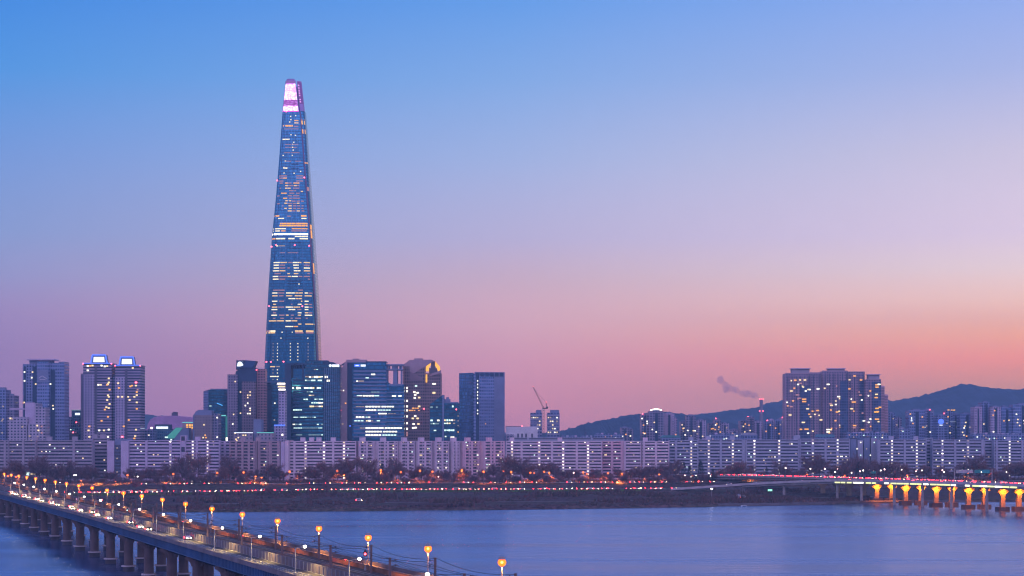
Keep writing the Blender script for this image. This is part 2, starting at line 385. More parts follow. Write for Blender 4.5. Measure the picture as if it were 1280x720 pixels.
class Bld:
    """a building whose measures are given in photo pixels at its own distance; x grows to the right, depth goes back"""
    def __init__(s, name, label, x0, x1, Y, cat='building', rz=0.0, group=None, gz=GZ):
        s.Y = Y; s.xc = (x0 + x1) / 2; s.gz = gz; s.x0, s.x1 = x0, x1; s.n = 0; s.rz = rz
        s.root = thing(name, label, cat, (PX(s.xc, Y), Y, gz), rz, group)
    def X(s, x): return (x - s.xc) / F * s.Y / (math.cos(s.rz) if s.rz else 1)
    def Z(s, y): return PZ(y, s.Y) - s.gz if y is not None else 0.0
    def box(s, name, m, x0, x1, yt, yb=None, d0=0.0, d1=20.0, parent=None):
        return MB().box(s.X(x0), s.X(x1), d0, d1, s.Z(yb), s.Z(yt)).build(name, m, parent or s.root)
    def chain(s, name, m, pts, back, yt, yb=None, parent=None):
        """upright body whose visible faces run through (pixel x, depth) points; yt one height or one per point"""
        poly = [(s.X(x), d) for x, d in pts] + [(s.X(pts[-1][0]), back), (s.X(pts[0][0]), back)]
        if isinstance(yt, (list, tuple)): top = [s.Z(y) for y in yt] + [s.Z(yt[-1]), s.Z(yt[0])]
        else: top = s.Z(yt)
        return MB().prism(poly, s.Z(yb), top).build(name, m, parent or s.root)
    def slab(s, name, m, pts, d0, d1, parent=None):
        q = [(s.X(x), s.Z(y)) for x, y in pts]
        a = sum(q[i][0] * q[(i + 1) % len(q)][1] - q[(i + 1) % len(q)][0] * q[i][1] for i in range(len(q)))
        return MB().slab(q if a > 0 else q[::-1], d0, d1).build(name, m, parent or s.root)
    def lit(s, k, x, y, w=1.6, h=1.5, d=0.0, name='lit_window', d2=None, thick=0.3):
        """a lit window centred on a photo point; w, h in metres; d2: depth at its other end on an oblique face"""
        if s.n >= 96: return
        s.n += 1
        o = bpy.data.objects.new(name, unit(k)); C.objects.link(o); o.parent = s.root
        o.location = (s.X(x), d - 0.02, s.Z(y)); o.scale = (w, thick, h)
        if d2: o.rotation_euler = (0, 0, d2)
        return o
    def strip(s, k, x0, x1, y, h=1.6, d=0.0, name='lit_window'):
        n = int((x1 - x0) / 2.6)
        if n >= 2:                                           # a lit floor is a run of rooms, some brighter, some dark
            alt = {'white': ['white', 'white', 'warm', 'cool', 'dim'], 'hot': ['hot', 'white', 'hot'], 'cool': ['cool', 'cool', 'white', 'dimcool'], 'dimcool': ['dimcool', 'dimcool', 'cool']}.get(k, [k])
            for i in range(n):
                if rnd.random() < 0.9: s.lit(rnd.choice(alt), x0 + (x1 - x0) * (i + 0.5) / n, y, (s.X(x1) - s.X(x0)) / n * rnd.choice([0.96, 0.9, 0.7]), h * rnd.choice([1, 0.9, 0.75]), d, name)
            return
        return s.lit(k, (x0 + x1) / 2, y, s.X(x1) - s.X(x0), h, d, name)
    def bands(s, name, m, x0, x1, y0, y1, step, frac=0.4, d0=-0.35, d1=0.4):
        """floor slabs standing proud of a glass front, one part per floor"""
        y = y0
        while y < y1:
            s.box(name, m, x0, x1, y, y + step * frac, d0, d1); y += step

# ------------------------------------------------------------------ riverside apartment slabs
def apartment(label, x0, x1, yt, Y, tint='ivory', stairs=(), shafts=(), bright=1.0, lits=6, rz=0.0, depth=11.0, floors=12, housings=None, seed=1, group=None, gz=GZ, punch=None):
    r = random.Random(seed * 77 + int(x0))
    b = Bld('apartment_block', label, x0, x1, Y, 'apartment block', rz, group, gz)
    W = (x1 - x0) / F * Y / (math.cos(rz) if rz else 1); H = b.Z(yt); fh = H / floors; hw = W / 2
    wm = wall_m[tint]
    MB().box(-hw + 0.5, hw - 0.5, 1.3, depth - 0.3, 0, H - 0.4).build('window_wall', recess_m.get(tint, recess_m['grey']), b.root)
    for s in (-1, 1):
        MB().box(s * hw - 0.35, s * hw + 0.35, -0.2, depth, 0, H + 0.6).build('end_wall', wm, b.root)
    if punch:                                                # flush walls with ladder-like balcony bays instead of full-width balconies
        e = [0.0] + [q for p in punch for q in p] + [1.0]
        for k in range(0, len(e), 2):
            if e[k + 1] > e[k]: MB().box(-hw + 0.36 + e[k] * (W - 0.72), -hw + 0.36 + e[k + 1] * (W - 0.72), 0.2, 1.29, 0, H - 0.4).build('front_wall', PUNCH[tint], b.root)
        for i in range(floors):
            for p0, p1 in punch: MB().box(-hw + 0.37 + p0 * (W - 0.72), -hw + 0.35 + p1 * (W - 0.72), 0.3, 1.28, i * fh + 0.2, i * fh + 0.2 + fh * 0.42).build('balcony', wm, b.root)
    for i in range(0 if punch else floors):
        z = i * fh + 0.2
        MB().box(-hw + 0.35, hw - 0.35, 0.0, 1.35, z, z + fh * 0.55).build('balcony', wm, b.root)
    MB().box(-hw + 0.4, hw - 0.4, 0.1, depth - 0.1, H - 0.38, H + 0.5).build('roof_slab', wm, b.root)
    for x in shafts:                                         # blank wall strips between the flats
        w = 1.1
        MB().box(b.X(x) - w, b.X(x) + w, -0.45, 1.2, 0, H + 0.55).build('party_wall', wm, b.root)
    for x in stairs:                                         # stair landings with a lamp on each floor
        MB().box(b.X(x) - 1.5, b.X(x) + 1.5, -0.25, 1.2, 0, H + 0.52).build('stair_shaft', wm, b.root)
        for i in range(floors):
            if r.random() < 0.93:
                b.lit(r.choice(['white', 'white', 'warm', 'white', 'dim', 'hot']), 0, 0, r.choice([1.0, 1.3, 1.5]), 1.05, -0.3, 'stair_window').location = (b.X(x), -0.3, i * fh + fh * 0.75)
    for x in (housings if housings is not None else stairs):
        MB().box(b.X(x) - 2.4, b.X(x) + 2.4, 3, 8.5, H + 0.5, H + 4.2).build('lift_housing', wm, b.root)
    for k in range(int(lits * 1.7)):
        i = r.randrange(2, floors); X = r.uniform(-hw + 2, hw - 2)
        if any(abs(X - b.X(x)) < 3 for x in tuple(stairs) + tuple(shafts)): continue
        b.lit(r.choice(['warm', 'white', 'dim', 'dim', 'cool', 'white']), 0, 0, r.uniform(0.9, 1.6), fh * 0.3, 1.25).location = (X, 1.22 if not punch else 0.1, i * fh + fh * 0.78)
    return b

PUNCH = {k: facade('punched_' + k, wall_m_c, (0.04, 0.045, 0.08), 3.6, 3.35, 0.38, 0.42, gmetal=0.1) for k, wall_m_c in dict(ivory=W_IV, pink=W_PK, brown=W_BR).items()}
AY = [(0, 1835), (640, 1872), (1280, 1950)]
def ay(x): return interp(AY, x)
A = apartment
A('long dark grey apartment slab with two thick party walls, by the near bridge head', -60, 10, 551, ay(0), 'grey', (), (-30, 6), lits=4, seed=1)
A('grey apartment slab with horizontal balconies behind the roadside lit canopy', 11, 44, 551, ay(28), 'grey', (), (29,), lits=8, seed=2, housings=(44,))
A('widest grey apartment slab with one thick party wall, behind the bridge lamps', 46, 115, 551, ay(80), 'grey', (), (92,), lits=12, seed=3, housings=(60, 92))
A('dark narrow apartment block set back beside the blank lilac gable', 116, 134, 548, ay(125) + 25, 'grey', (), (), lits=2, seed=4, housings=(118, 127))
# a block seen end on: two blank gables with a dark slot between
gb = Bld('apartment_block', 'apartment block seen end on, two blank lilac gables with a dark slot between', 134, 161, ay(147), 'apartment block')
gb.box('gable_wall', wall_m['lilac'], 134, 142.5, 551, None, 0, 60); gb.box('gable_wall', wall_m['lilac'], 151, 160.5, 551, None, 0, 60)
gb.box('stair_core', wall_m['slate'], 142.6, 150.9, 549, None, 3, 58)
for i in range(10): gb.box('landing', wall_m['dark'], 143.4, 150.1, 556 + 4.2 * i, 558 + 4.2 * i, 1.5, 3)
for y in (560, 573, 590): gb.lit('dim', 146, y, 1.2, 1.2, 1.3)
A('lilac apartment slab with one bright stair line, below the mesh dome', 161, 225.5, 551, ay(195), 'lilac', (213,), (183,), lits=8, seed=5, housings=())
A('tall blank lilac stair tower between two lilac apartment slabs', 226, 231.5, 545, ay(229) - 1, 'lilac', (), (), lits=0, seed=6, floors=4, housings=())
A('lilac apartment slab with two bright stair lines beside the blank stair tower', 232, 274, 551, ay(253), 'lilac', (241, 259.5), (246,), lits=5, seed=7, housings=(246,))
A('narrow lilac apartment block stepped back beside the brownish slab', 274.5, 287, 552, ay(280) + 14, 'lilac', (), (281,), lits=3, seed=8)
A('brownish apartment slab with uneven balconies under the twin lit podiums', 287, 318.5, 552, ay(303), 'brown', (), (295, 303, 311), punch=[(0.04, 0.2), (0.3, 0.46), (0.54, 0.7), (0.8, 0.95)], lits=14, seed=9, housings=(303,))
A('brownish apartment slab with a blank lilac stair tower at one end', 319, 350, 552, ay(335) + 2, 'brown', (), (321, 323, 337), punch=[(0.2, 0.4), (0.5, 0.6), (0.68, 0.88)], lits=12, seed=10, housings=(322,))
ge = Bld('apartment_block', 'blank lilac gable end next to the pale slab with three stair lines', 351, 361, ay(356), 'apartment block')
ge.box('gable_wall', wall_m['lilac'], 351, 356, 552, None, 0, 40); ge.box('gable_wall', wall_m['ivory'], 356.4, 361, 550.5, None, -1, 40); ge.box('roof_slab', roof_m, 352, 360, 550, 550.5, 2, 38)
A('palest ivory apartment slab with three bright stair lines, below the banded blue offices', 362, 444.5, 552, ay(403), 'ivory', (382, 405, 430), (368, 416.5), lits=12, seed=11, housings=(378, 389, 398, 416))
zz = [(445, 468, 'ivory'), (469, 497, 'ivory'), (498, 518, 'ivory'), (519, 540, 'ivory'), (541, 561, 'ivory'), (562, 575, 'ivory'), (576, 600, 'pink'), (601, 631, 'pink')]
zl = ['ivory angled apartment block, first of the sawtooth row beside the palest slab', 'ivory angled apartment block with a wide dark window column below the banded offices', 'ivory angled apartment block with lit kitchens, under the open portal frame',
      'ivory angled apartment block with two roof housings, under the gold cornered tower', 'ivory angled apartment block under the small stepped teal office', 'narrowest ivory angled apartment block of the sawtooth row', 'pinkish angled apartment block with bright windows in front of the plain slab office',
      'pink angled apartment block ending the sawtooth row by a dark gap']
for i, (a, c, t) in enumerate(zz):
    A(zl[i], a + 4, c, 552, ay(a) + 4, t, (), ((a + c) / 2 + 2,), lits=13, rz=math.radians(24), depth=13, seed=20 + i, punch=[(0.12, 0.3), (0.5, 0.82)] if c - a > 15 else [(0.3, 0.75)], housings=((a * 2 + c) / 3 + 3,))
A('ivory apartment slab with four bright stair lines, below the tower crane', 633, 752, 552, ay(693), 'ivory', (640, 674, 704, 735), (652, 690, 721), lits=14, seed=31, housings=(640, 700))
A('pink angled apartment block between the crane slab and the low hill', 753, 776, 552, ay(764), 'pink', (), (765,), lits=6, rz=math.radians(-22), depth=13, seed=32)
A('ivory apartment slab with closely stacked balconies and pink end wall', 777, 801, 552, ay(789), 'ivory', (), (781,), lits=8, seed=33)
A('ivory apartment slab with a thick party wall beside the bluish slabs', 802.5, 836, 552, ay(819), 'ivory', (), (805, 820), lits=9, seed=34, housings=(807,))
A('bluish apartment slab half hidden by dark trees, with one stair line', 836.8, 872, 551, ay(855) + 8, 'blue', (864,), (845,), lits=12, seed=35)
A('bluish apartment slab with two stair lines, beyond the dark conifers', 872.7, 928, 550, ay(900) + 8, 'blue', (886, 916), (901,), lits=12, seed=36)
A('pale bluish apartment slab with a broad blank end wall, below the chimney', 929, 998, 550, ay(964), 'blue', (943, 974), (930.5, 932.5), lits=14, seed=37, housings=(996,))
A('pale bluish apartment slab with three stair lines, below the clustered towers', 999, 1062, 549, ay(1031), 'blue', (1016, 1047, 996), (1000, 1032), lits=12, seed=38, housings=(998,))
for (a, c, y, l) in ((1063.5, 1079, 549, 'dark end on block with a slate face between two bluish slabs'), (1080, 1096, 547, 'dark end on block with a thin roof mast between two bluish slabs')):
    q = Bld('apartment_block', l, a, c, ay(a) + 20, 'apartment block')
    q.box('gable_wall', wall_m['slate'], a, a + (c - a) * 0.46, y, None, 0, 50); q.box('gable_wall', wall_m['blue'], a + (c - a) * 0.56, c, y + 1, None, 1, 50); q.box('stair_core', wall_m['dark'], a + (c - a) * 0.461, a + (c - a) * 0.559, y - 1.5, None, 4, 48)
    for k in range(5): q.lit(rnd.choice(['dim', 'white', 'cool']), a + (c - a) * rnd.choice([0.2, 0.5, 0.8]), 553 + 8 * k, 1.1, 1.2, -0.1)
    if y == 547: MB().tube((q.X(1090), 6, q.Z(548)), (q.X(1090), 6, q.Z(541)), 0.15).build('mast', dark_m, q.root)
A('bluish apartment slab with two stair lines behind the orange lit bridge', 1097, 1157.5, 550, ay(1127), 'blue', (1115, 1146), (1099, 1131), lits=14, seed=40)
A('dark recessed apartment block joining two bluish slabs behind the orange lit bridge', 1158, 1165.5, 548, ay(1162) + 20, 'blue', (), (), lits=1, seed=41, housings=())
A('bluish apartment slab with two stair lines, below the emblem tower', 1166, 1230, 550, ay(1198), 'blue', (1178, 1210), (1194, 1228), lits=14, seed=42, housings=())
A('dark narrow apartment block beside the last bluish slab', 1231, 1242, 551, ay(1236) + 16, 'blue', (), (1241,), lits=2, seed=43, housings=())
A('last bluish apartment slab by the end of the orange lit bridge', 1243, 1345, 551, ay(1280), 'blue', (1262, 1300), (1246, 1278), lits=12, seed=44)
A('lower pale apartment slab peeping over the crane slab roof', 636, 780, 547.5, 1990, 'blue', (), (660, 700, 740), lits=5, seed=45)

# ------------------------------------------------------------------ towers behind
fm = {}
def fa(key, *a, **k):
    if key not in fm: fm[key] = facade('facade_' + key, *a, **k)
    return fm[key]
F_GREY = fa('grey', (0.24, 0.22, 0.31), (0.06, 0.09, 0.17), 3.4, 3.2, 0.6, 0.55)
F_PALE = fa('pale', (0.40, 0.36, 0.44), (0.05, 0.06, 0.12), 3.6, 3.2, 0.5, 0.5)
F_BLUE = fa('blue', (0.19, 0.24, 0.40), (0.05, 0.09, 0.19), 3.2, 3.2, 0.6, 0.6)
F_TEAL = fa('teal', (0.08, 0.17, 0.25), (0.04, 0.16, 0.26), 2.4, 3.6, 0.7, 0.6, gmetal=0.8)
F_BROWN = fa('brown', (0.20, 0.15, 0.18), (0.06, 0.06, 0.10), 3.0, 3.4, 0.5, 0.5)
F_LILAC = fa('lilac', (0.40, 0.35, 0.48), (0.08, 0.09, 0.18), 3.2, 3.1, 0.5, 0.5)
F_STRIPE = fa('stripe', (0.30, 0.25, 0.34), (0.05, 0.06, 0.12), 60.0, 3.2, 1.0, 0.45)
F_CURT = fa('curtain', (0.11, 0.19, 0.32), (0.10, 0.23, 0.40), 1.8, 4.0, 0.86, 0.8, gmetal=0.85, wmetal=0.6, wrough=0.35)
F_NAVY = fa('navy', (0.03, 0.07, 0.11), (0.04, 0.16, 0.24), 1.6, 3.9, 0.8, 0.7, gmetal=0.85, wmetal=0.3, wrough=0.4)
F_SLATE = fa('slate', (0.20, 0.25, 0.42), (0.10, 0.17, 0.33), 2.6, 3.8, 0.7, 0.5, gmetal=0.6)

def beacon(b, x, y, d=2.0, r=0.75):
    MB().ball((b.X(x), d, b.Z(y)), r, 8, 5).build('warning_light', LIT['red'], b.root)

b = Bld('tower_block', 'dark slate tower block cut by the picture edge, above the long dark slab', -10, 16, 2050, 'tower block')
b.box('wall', F_BLUE, -10, 7, 487, None, 0, 22); b.box('wing', F_GREY, 7, 16, 494, None, 6, 26); b.box('roof_housing', wall_m['slate'], -2, 4, 484, 487, 6, 14); b.box('roof_housing', wall_m['slate'], 9, 13, 492, 494, 9, 16)
for y in (508, 524, 526, 541): b.lit('dim', rnd.uniform(0, 6), y)

b = Bld('residential_tower', 'slate residential tower with a flat roof plate and pale logo panel', 27, 79, 2080, 'tower')
b.box('wing', F_BLUE, 27.5, 46, 455, None, 3, 26); b.box('wall', F_SLATE, 46, 61, 452, None, 0, 26); b.box('wing', F_SLATE, 61, 79, 453.5, None, 5, 28)
b.box('crown', wall_m['slate'], 35, 62, 450.2, 455, 6, 22); b.box('roof_plate', wall_m['lilac'], 33, 67, 448.6, 450.2, 2, 26); b.box('parapet', wall_m['slate'], 72, 79, 452, 453.5, 5, 28)
b.box('window_strip', wall_m['navy'], 40, 45.5, 458, None, 2.5, 3.1); b.box('window_strip', wall_m['navy'], 62, 67.5, 462, None, 4.5, 5.1); b.box('window_strip', wall_m['navy'], 29, 31.5, 458, None, 2.5, 3.1)
pn = b.box('logo_panel', wall_m['slate'], 46.8, 60.4, 462, 478, -0.7, 0)
lg = MB()
for (xa, ya, xb, yb) in ((48.8, 473, 51.5, 470.5), (51.5, 470.5, 53.6, 470), (53.6, 470, 56, 472), (56, 472, 58.6, 473.2), (50, 474.3, 57, 474.3)):
    lg.tube((b.X(xa), -0.8, b.Z(ya)), (b.X(xb), -0.8, b.Z(yb)), 0.35)
lg.build('mountain_mark', wall_m['white'], pn)
for x, y in ((30, 465), (30, 476), (39, 472), (44, 480), (62.5, 480), (65.5, 507), (66, 511), (29.5, 503), (40, 465)): b.lit(rnd.choice(['warm', 'dim', 'white']), x, y, d=2.2)

b = Bld('stepped_block', 'low white stepped block with square windows before the roof plate tower', 9.5, 57, 2000, 'building')
b.box('wall', F_PALE, 9.5, 34, 521, None, 0, 22); b.box('tall_wing', F_PALE, 29, 45, 504, None, 8, 28); b.box('wing', F_PALE, 44.8, 54, 509, None, 9, 28); b.box('low_wing', F_PALE, 36, 57, 530, None, -3, 18)
b.box('blank_wall', wall_m['lilac'], 29, 41, 503, None, 7.4, 8); b.box('roof_slab', wall_m['lilac'], 9, 28, 510, 512, 9, 20)
for x, y in ((13, 523), (15, 523.5), (28, 533.5), (47.5, 532), (53, 533), (49, 538), (53, 541), (48, 546), (38, 545), (40, 551), (29, 504)): b.lit(rnd.choice(['warm', 'dim', 'warm', 'rose']), x, y, 1.8, 1.6, -3.2 if x > 36 else -0.1)

b = Bld('office_block', 'small teal office with a bright rooftop sign between two tower groups', 80, 101, 2150, 'building')
b.box('wall', F_TEAL, 89.5, 101, 513, None, 0, 20); b.box('low_wing', F_GREY, 80, 89.5, 521, None, 4, 22); b.box('roof_edge', LIT['dimcool'], 89.2, 101, 512.2, 513, -0.3, 1.2)
b.box('lit_sign', LIT['signwhite'], 94, 100, 516.2, 518.8, -0.6, -0.1); b.box('podium', wall_m['dark'], 82, 99, 541, None, -6, 4)
for x, y in ((93, 540.5), (92, 541), (97, 528), (90, 537)): b.lit(rnd.choice(['red', 'cool', 'rose']), x, y, 1.4, 1.2, -6.2)

def crowned(x0, x1, yt, cr0, cr1, ct, label, wing):
    b = Bld('crowned_tower', label, x0, x1, 2120, 'tower')
    b.box('wall', F_STRIPE, x0 + wing, x1, yt, None, 0, 26); b.box('wing', F_GREY, x0 - 4 + wing, x0 + wing, yt + 12, None, 4, 28)
    m = (x0 + wing + x1) / 2
    b.box('corner_wall', F_LILAC, x0 + wing + 0.4, m - 3.5, yt + 14, None, -1.2, 0); b.box('window_strip', wall_m['dark'], m - 3.4, m - 0.5, yt + 4, None, -0.4, 0.1)
    b.box('cornice', wall_m['grey'], x0 + wing - 0.4, x1 + 0.4, yt - 1.2, yt, -0.8, 27)
    b.box('blue_light_line', LIT['blue'], x0 + wing - 0.6, x1 + 0.6, yt - 1.4, yt - 0.5, -1.1, -0.8)
    k = (cr0 + cr1) / 2; w = (cr1 - cr0) / 2
    cro = b.slab('crown', wall_m['slate'], [(cr0, yt - 1.2), (cr1, yt - 1.2), (cr1 - 2, ct), (cr0 + 2, ct)], 4, 14)
    b.slab('glow_panel', LIT['signwhite'], [(cr0 + 3.2, yt - 2.6), (cr1 - 3.2, yt - 2.6), (cr1 - 3.8, ct + 2.6), (cr0 + 3.8, ct + 2.6)], 3.4, 4, cro)
    for (xa, ya, xc, yc) in ((cr0, yt - 1.2, cr0 + 2, ct), (cr0 + 2, ct, cr1 - 2, ct), (cr1 - 2, ct, cr1, yt - 1.2)):
        MB().tube((b.X(xa), 3.6, b.Z(ya)), (b.X(xc), 3.6, b.Z(yc)), 0.75).build('blue_light_line', LIT['blue'], cro)
    beacon(b, x0 + wing, yt - 0.4, -1); beacon(b, x1, yt - 0.4, -1)
    return b
b = crowned(100, 139.5, 455, 112.5, 133, 443.5, 'taller twin tower with a blue outlined trapezoid crown', 4)
for x, y in ((110, 457.5), (113, 457.3), (116, 457), (127, 457), (131, 458), (134, 457.6), (110, 463), (136, 473), (136, 478), (135, 480), (134, 481), (126, 481), (123, 481), (137, 487), (135, 494), (136, 496), (134, 500), (137, 505), (136, 510), (133, 509), (131, 512), (135, 521), (127, 526), (112, 533), (111, 538), (112, 546), (118, 533), (136, 537), (130, 538), (135, 546), (124, 538)): b.lit(rnd.choice(['warm', 'warm', 'white', 'orange']), x, y, 2.2, 1.7, -1.4 if x < 118 else -0.1)
b = crowned(141, 175.5, 457.5, 148, 167.5, 446, 'shorter twin tower with a blue outlined trapezoid crown', 3)
for x, y in ((148, 479), (149, 485), (148, 496), (153, 496), (160, 496), (162, 500), (168, 496), (171, 494), (163, 483), (165, 482), (170, 482), (172, 487), (170, 478), (171, 503), (155, 533), (153, 546), (170, 537), (169, 545), (168, 548), (161, 525), (166, 460), (171, 490), (171, 511)): b.lit(rnd.choice(['warm', 'warm', 'white', 'orange', 'red']) if x != 172 else 'rose', x, y, 2.2, 1.7, -1.4 if x < 156 else -0.1)

# mesh dome
b = Bld('mesh_dome_hall', 'pinkish dome hall wrapped in a diamond lattice with a roof knob', 180, 246, 2350, 'building')
pts = [(182, 552), (182.5, 538), (184, 530), (187, 524.5), (192, 521.5), (200, 520), (214, 519.5), (232, 521), (246, 522.5), (254, 526), (257, 534), (258, 552)]
b.slab('hall_shell', mat('dome_membrane', (0.42, 0.20, 0.44), 0.5), pts, 4, 60)
lat = MB()
def inside_dome(x, y): return y > interp([(p[0], p[1]) for p in pts[1:-1]], x) - 0.3
for k in range(-30, 40):
    for sgn in (1, -1):
        prev = None
        for j in range(0, 60):
            y = 520 + j * 0.55; x = 200 + k * 3.0 + sgn * (y - 520) * 1.2
            ok = 183 < x < 257 and inside_dome(x, y) and y < 552
            if ok and prev: lat.tube((b.X(prev[0]), 3.8, b.Z(prev[1])), (b.X(x), 3.8, b.Z(y)), 0.28, n=4, cap=False)
            prev = (x, y) if ok else None
lat.build('lattice', mat('dome_lattice', (0.62, 0.45, 0.66), 0.5), b.root)
b.box('roof_knob', wall_m['dark'], 211, 217, 516, 520, 20, 30); b.slab('knob_cap', wall_m['dark'], [(212, 516), (217.5, 516), (216.6, 514.8), (213, 514.6)], 19, 31)
b = Bld('office_block', 'small teal office with a long white roof sign before the mesh dome', 190, 214, 2180, 'building')
b.box('wall', F_TEAL, 191, 213, 536, None, 0, 18); b.box('upper_floor', wall_m['navy'], 193, 212, 530.5, 536, 2, 16); b.box('lit_sign', LIT['signwhite'], 195.3, 210, 533.2, 536, -0.8, 0.0); beacon(b, 189.5, 535, -1)
b.lit('hot', 189.5, 535, 2, 2, -0.5, 'wall_lamp')
b = Bld('glass_atrium', 'sloping teal glass roof glowing beside the small white signed office', 205, 229, 2120, 'building')
b.slab('glass_roof', emit('teal_glow', (0.12, 0.55, 0.55), 0.55), [(206, 548), (217, 548), (228, 534.5), (220, 534.5)], 0, 12); b.slab('side_wall', wall_m['slate'], [(217.3, 552), (217.3, 548.2), (228.3, 534.6), (236, 534.6), (236, 552)], 1, 14); b.box('base', wall_m['navy'], 204, 217.2, 548.2, None, 0.4, 13)
b.lit('cool', 208, 546.5, 3.5, 1.4, -0.1); b.lit('cool', 214, 549.5, 2, 1.5, 0.2)
b = Bld('low_block', 'low block with one orange lit window and a teal lit roof edge', 227, 243, 2140, 'building')
b.box('wall', wall_m['brown'], 228, 243, 528.5, None, 0, 18); b.box('roof_edge_light', LIT['teal'], 228, 243, 527.6, 528.5, -0.5, 0.5)
for x in (234, 237.4, 240.6):
    for y in (531.5, 534.6): b.lit('gold', x, y, 2.2, 2.2, -0.1)

b = Bld('tower_block', 'beige grey blank fronted block before the cut off dark glass block', 240.5, 272, 2100, 'building')
b.box('wall', fa('beige', (0.22, 0.18, 0.20), (0.10, 0.09, 0.12), 3.2, 3.2, 0.3, 0.35), 243, 265.5, 519, None, 0, 24); b.box('side_wing', F_GREY, 265.5, 272.5, 517, None, 3, 24); b.slab('roof_housing', wall_m['slate'], [(241, 519), (264, 519), (264, 513), (248, 512), (244, 514)], 4, 20)
b.box('side_wing', wall_m['slate'], 240.5, 243, 519, None, 3, 24)
for x, y in ((256.5, 544), (257.5, 547), (254, 547), (271, 522), (271, 546.5), (255, 531)): b.lit(rnd.choice(['orange', 'warm']) if x < 260 else 'white', x, y, 1.6, 1.5, -0.1 if x < 265 else 2.8)

b = Bld('glass_block', 'cut off dark teal glass block with a slanted light streak', 252, 284, 2230, 'building')
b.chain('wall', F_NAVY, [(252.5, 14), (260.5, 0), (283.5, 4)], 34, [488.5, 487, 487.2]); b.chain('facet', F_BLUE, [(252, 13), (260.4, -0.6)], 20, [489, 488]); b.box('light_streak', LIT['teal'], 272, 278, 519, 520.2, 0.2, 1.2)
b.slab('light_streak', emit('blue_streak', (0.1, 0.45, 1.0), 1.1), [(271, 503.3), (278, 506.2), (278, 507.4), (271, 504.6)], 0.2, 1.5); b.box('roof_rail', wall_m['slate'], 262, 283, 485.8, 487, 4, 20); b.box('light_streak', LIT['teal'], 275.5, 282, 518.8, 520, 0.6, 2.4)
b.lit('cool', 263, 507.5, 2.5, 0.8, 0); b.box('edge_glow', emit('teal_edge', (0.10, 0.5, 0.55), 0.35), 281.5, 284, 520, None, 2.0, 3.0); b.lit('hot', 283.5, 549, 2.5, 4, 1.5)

b = Bld('brown_tower', 'brown tower with a leaning navy crown and round white emblem', 284, 331, 2160, 'tower')
b.box('side_wing', fa('wing_brown', (0.24, 0.20, 0.27), (0.08, 0.08, 0.14), 3.0, 3.2, 0.5, 0.5), 284.3, 297, 468, None, 0, 22); b.box('dark_core', wall_m['navy'], 297, 303, 463, None, 3, 20); b.box('wall', F_BROWN, 302.5, 319.6, 477, None, -2, 22)
b.slab('crown_base', wall_m['navy'], [(292, 478), (320, 478), (320, 459.5), (316.2, 459.5), (303, 459.5), (294.5, 464)], 2, 20)
cro = b.slab('crown', glassy('crown_glass', (0.12, 0.13, 0.26)), [(295, 462), (302, 459.4), (316, 459.6), (319.6, 451.2), (307, 450.2), (295.2, 450.4)], 1, 21)
b.slab('crown_front', wall_m['navy'], [(295, 462), (304, 459), (307, 450.2), (295.2, 450.4)], 0.4, 1.0, cro)
em = MB().lathe([(1.0, -0.2), (2.9, -0.2), (2.9, 0.2), (1.0, 0.2)], 16).mesh('emblem', LIT['signwhite'])
o = bpy.data.objects.new('emblem', em); C.objects.link(o); o.parent = cro; o.location = (b.X(299.8), 0.1, b.Z(455)); o.rotation_euler = (math.radians(90), 0.0, 0)
for (x, y, w) in ((302.4, 455.8, 1.5), (297.5, 456.8, 1.3)): MB().ball((b.X(x), 0.1, b.Z(y)), w, 8, 5).build('emblem', LIT['signwhite'], cro)
b.box('side_wing', fa('wing_brick', (0.34, 0.19, 0.20), (0.07, 0.06, 0.09), 3.2, 3.2, 0.55, 0.5), 320, 330.3, 461, None, 6, 26); b.box('roof_rail', wall_m['white'], 320, 328, 460, 461, 6, 8)
beacon(b, 320.4, 462.3, 2)
for x, y in ((294, 477), (300.6, 490), (300.6, 516.5), (291, 530), (313, 490), (310, 494), (313, 494), (310, 497), (310, 504), (313, 510.5), (313, 513), (310, 517), (313, 517), (307, 507), (292, 518)): b.lit(rnd.choice(['warm', 'white']), x, y, 1.5, 1.5, -2.1 if x > 302 else -0.1)

b = Bld('podium_hall', 'pair of low podium halls with teal lit roof edges before the brown tower', 288, 344, 1985, 'building')
for a, c in ((292.5, 316), (321, 342)):
    b.box('wall', fa('podium', (0.30, 0.25, 0.31), (0.12, 0.12, 0.18), 4, 4, 0.4, 0.5), a, c, 541.2, None, 0, 20); b.box('roof_edge_light', LIT['signwhite'] if a < 300 else LIT['teal'], a, c, 540.4, 541.2, -0.4, 0.4)
b.box('middle_block', wall_m['slate'], 316.5, 326, 524, None, 3, 22)
for x, y in ((294, 541.5), (304, 544), (307, 544), (295, 549), (298, 547), (296, 551)): b.lit('warm', x, y, 1.6, 1.3, -0.1)
b = Bld('teal_block', 'flat topped dark blue block with a grid of panes before the tapering skyscraper', 330, 349, 2200, 'building')
b.box('wall', F_NAVY, 330.5, 349.5, 478, None, 0, 24); b.box('roof_rail', wall_m['slate'], 330.5, 349.5, 477, 478, 0, 24); b.box('window_strip', wall_m['navy'], 331.5, 339, 487, None, -0.4, 0); b.lit('white', 343.5, 504); b.lit('dim', 343, 525)
b = Bld('slim_block', 'slim lilac block with bright top floors beside the pergola office', 347, 356, 2020, 'building')
b.box('wall', F_LILAC, 348, 356, 488, None, 2, 20)
for i, y in enumerate((479.4, 483, 486.8)):
    b.box('bright_floor', LIT['hot'] if i != 1 else LIT['warm'], 346.5 + i * 0.8, 356, y - 0.7, y + 0.9, 0, 3 + i); b.box('floor_slab', wall_m['white'], 345.6 + i, 356.4, y + 0.9, y + 1.8, -0.5, 4)
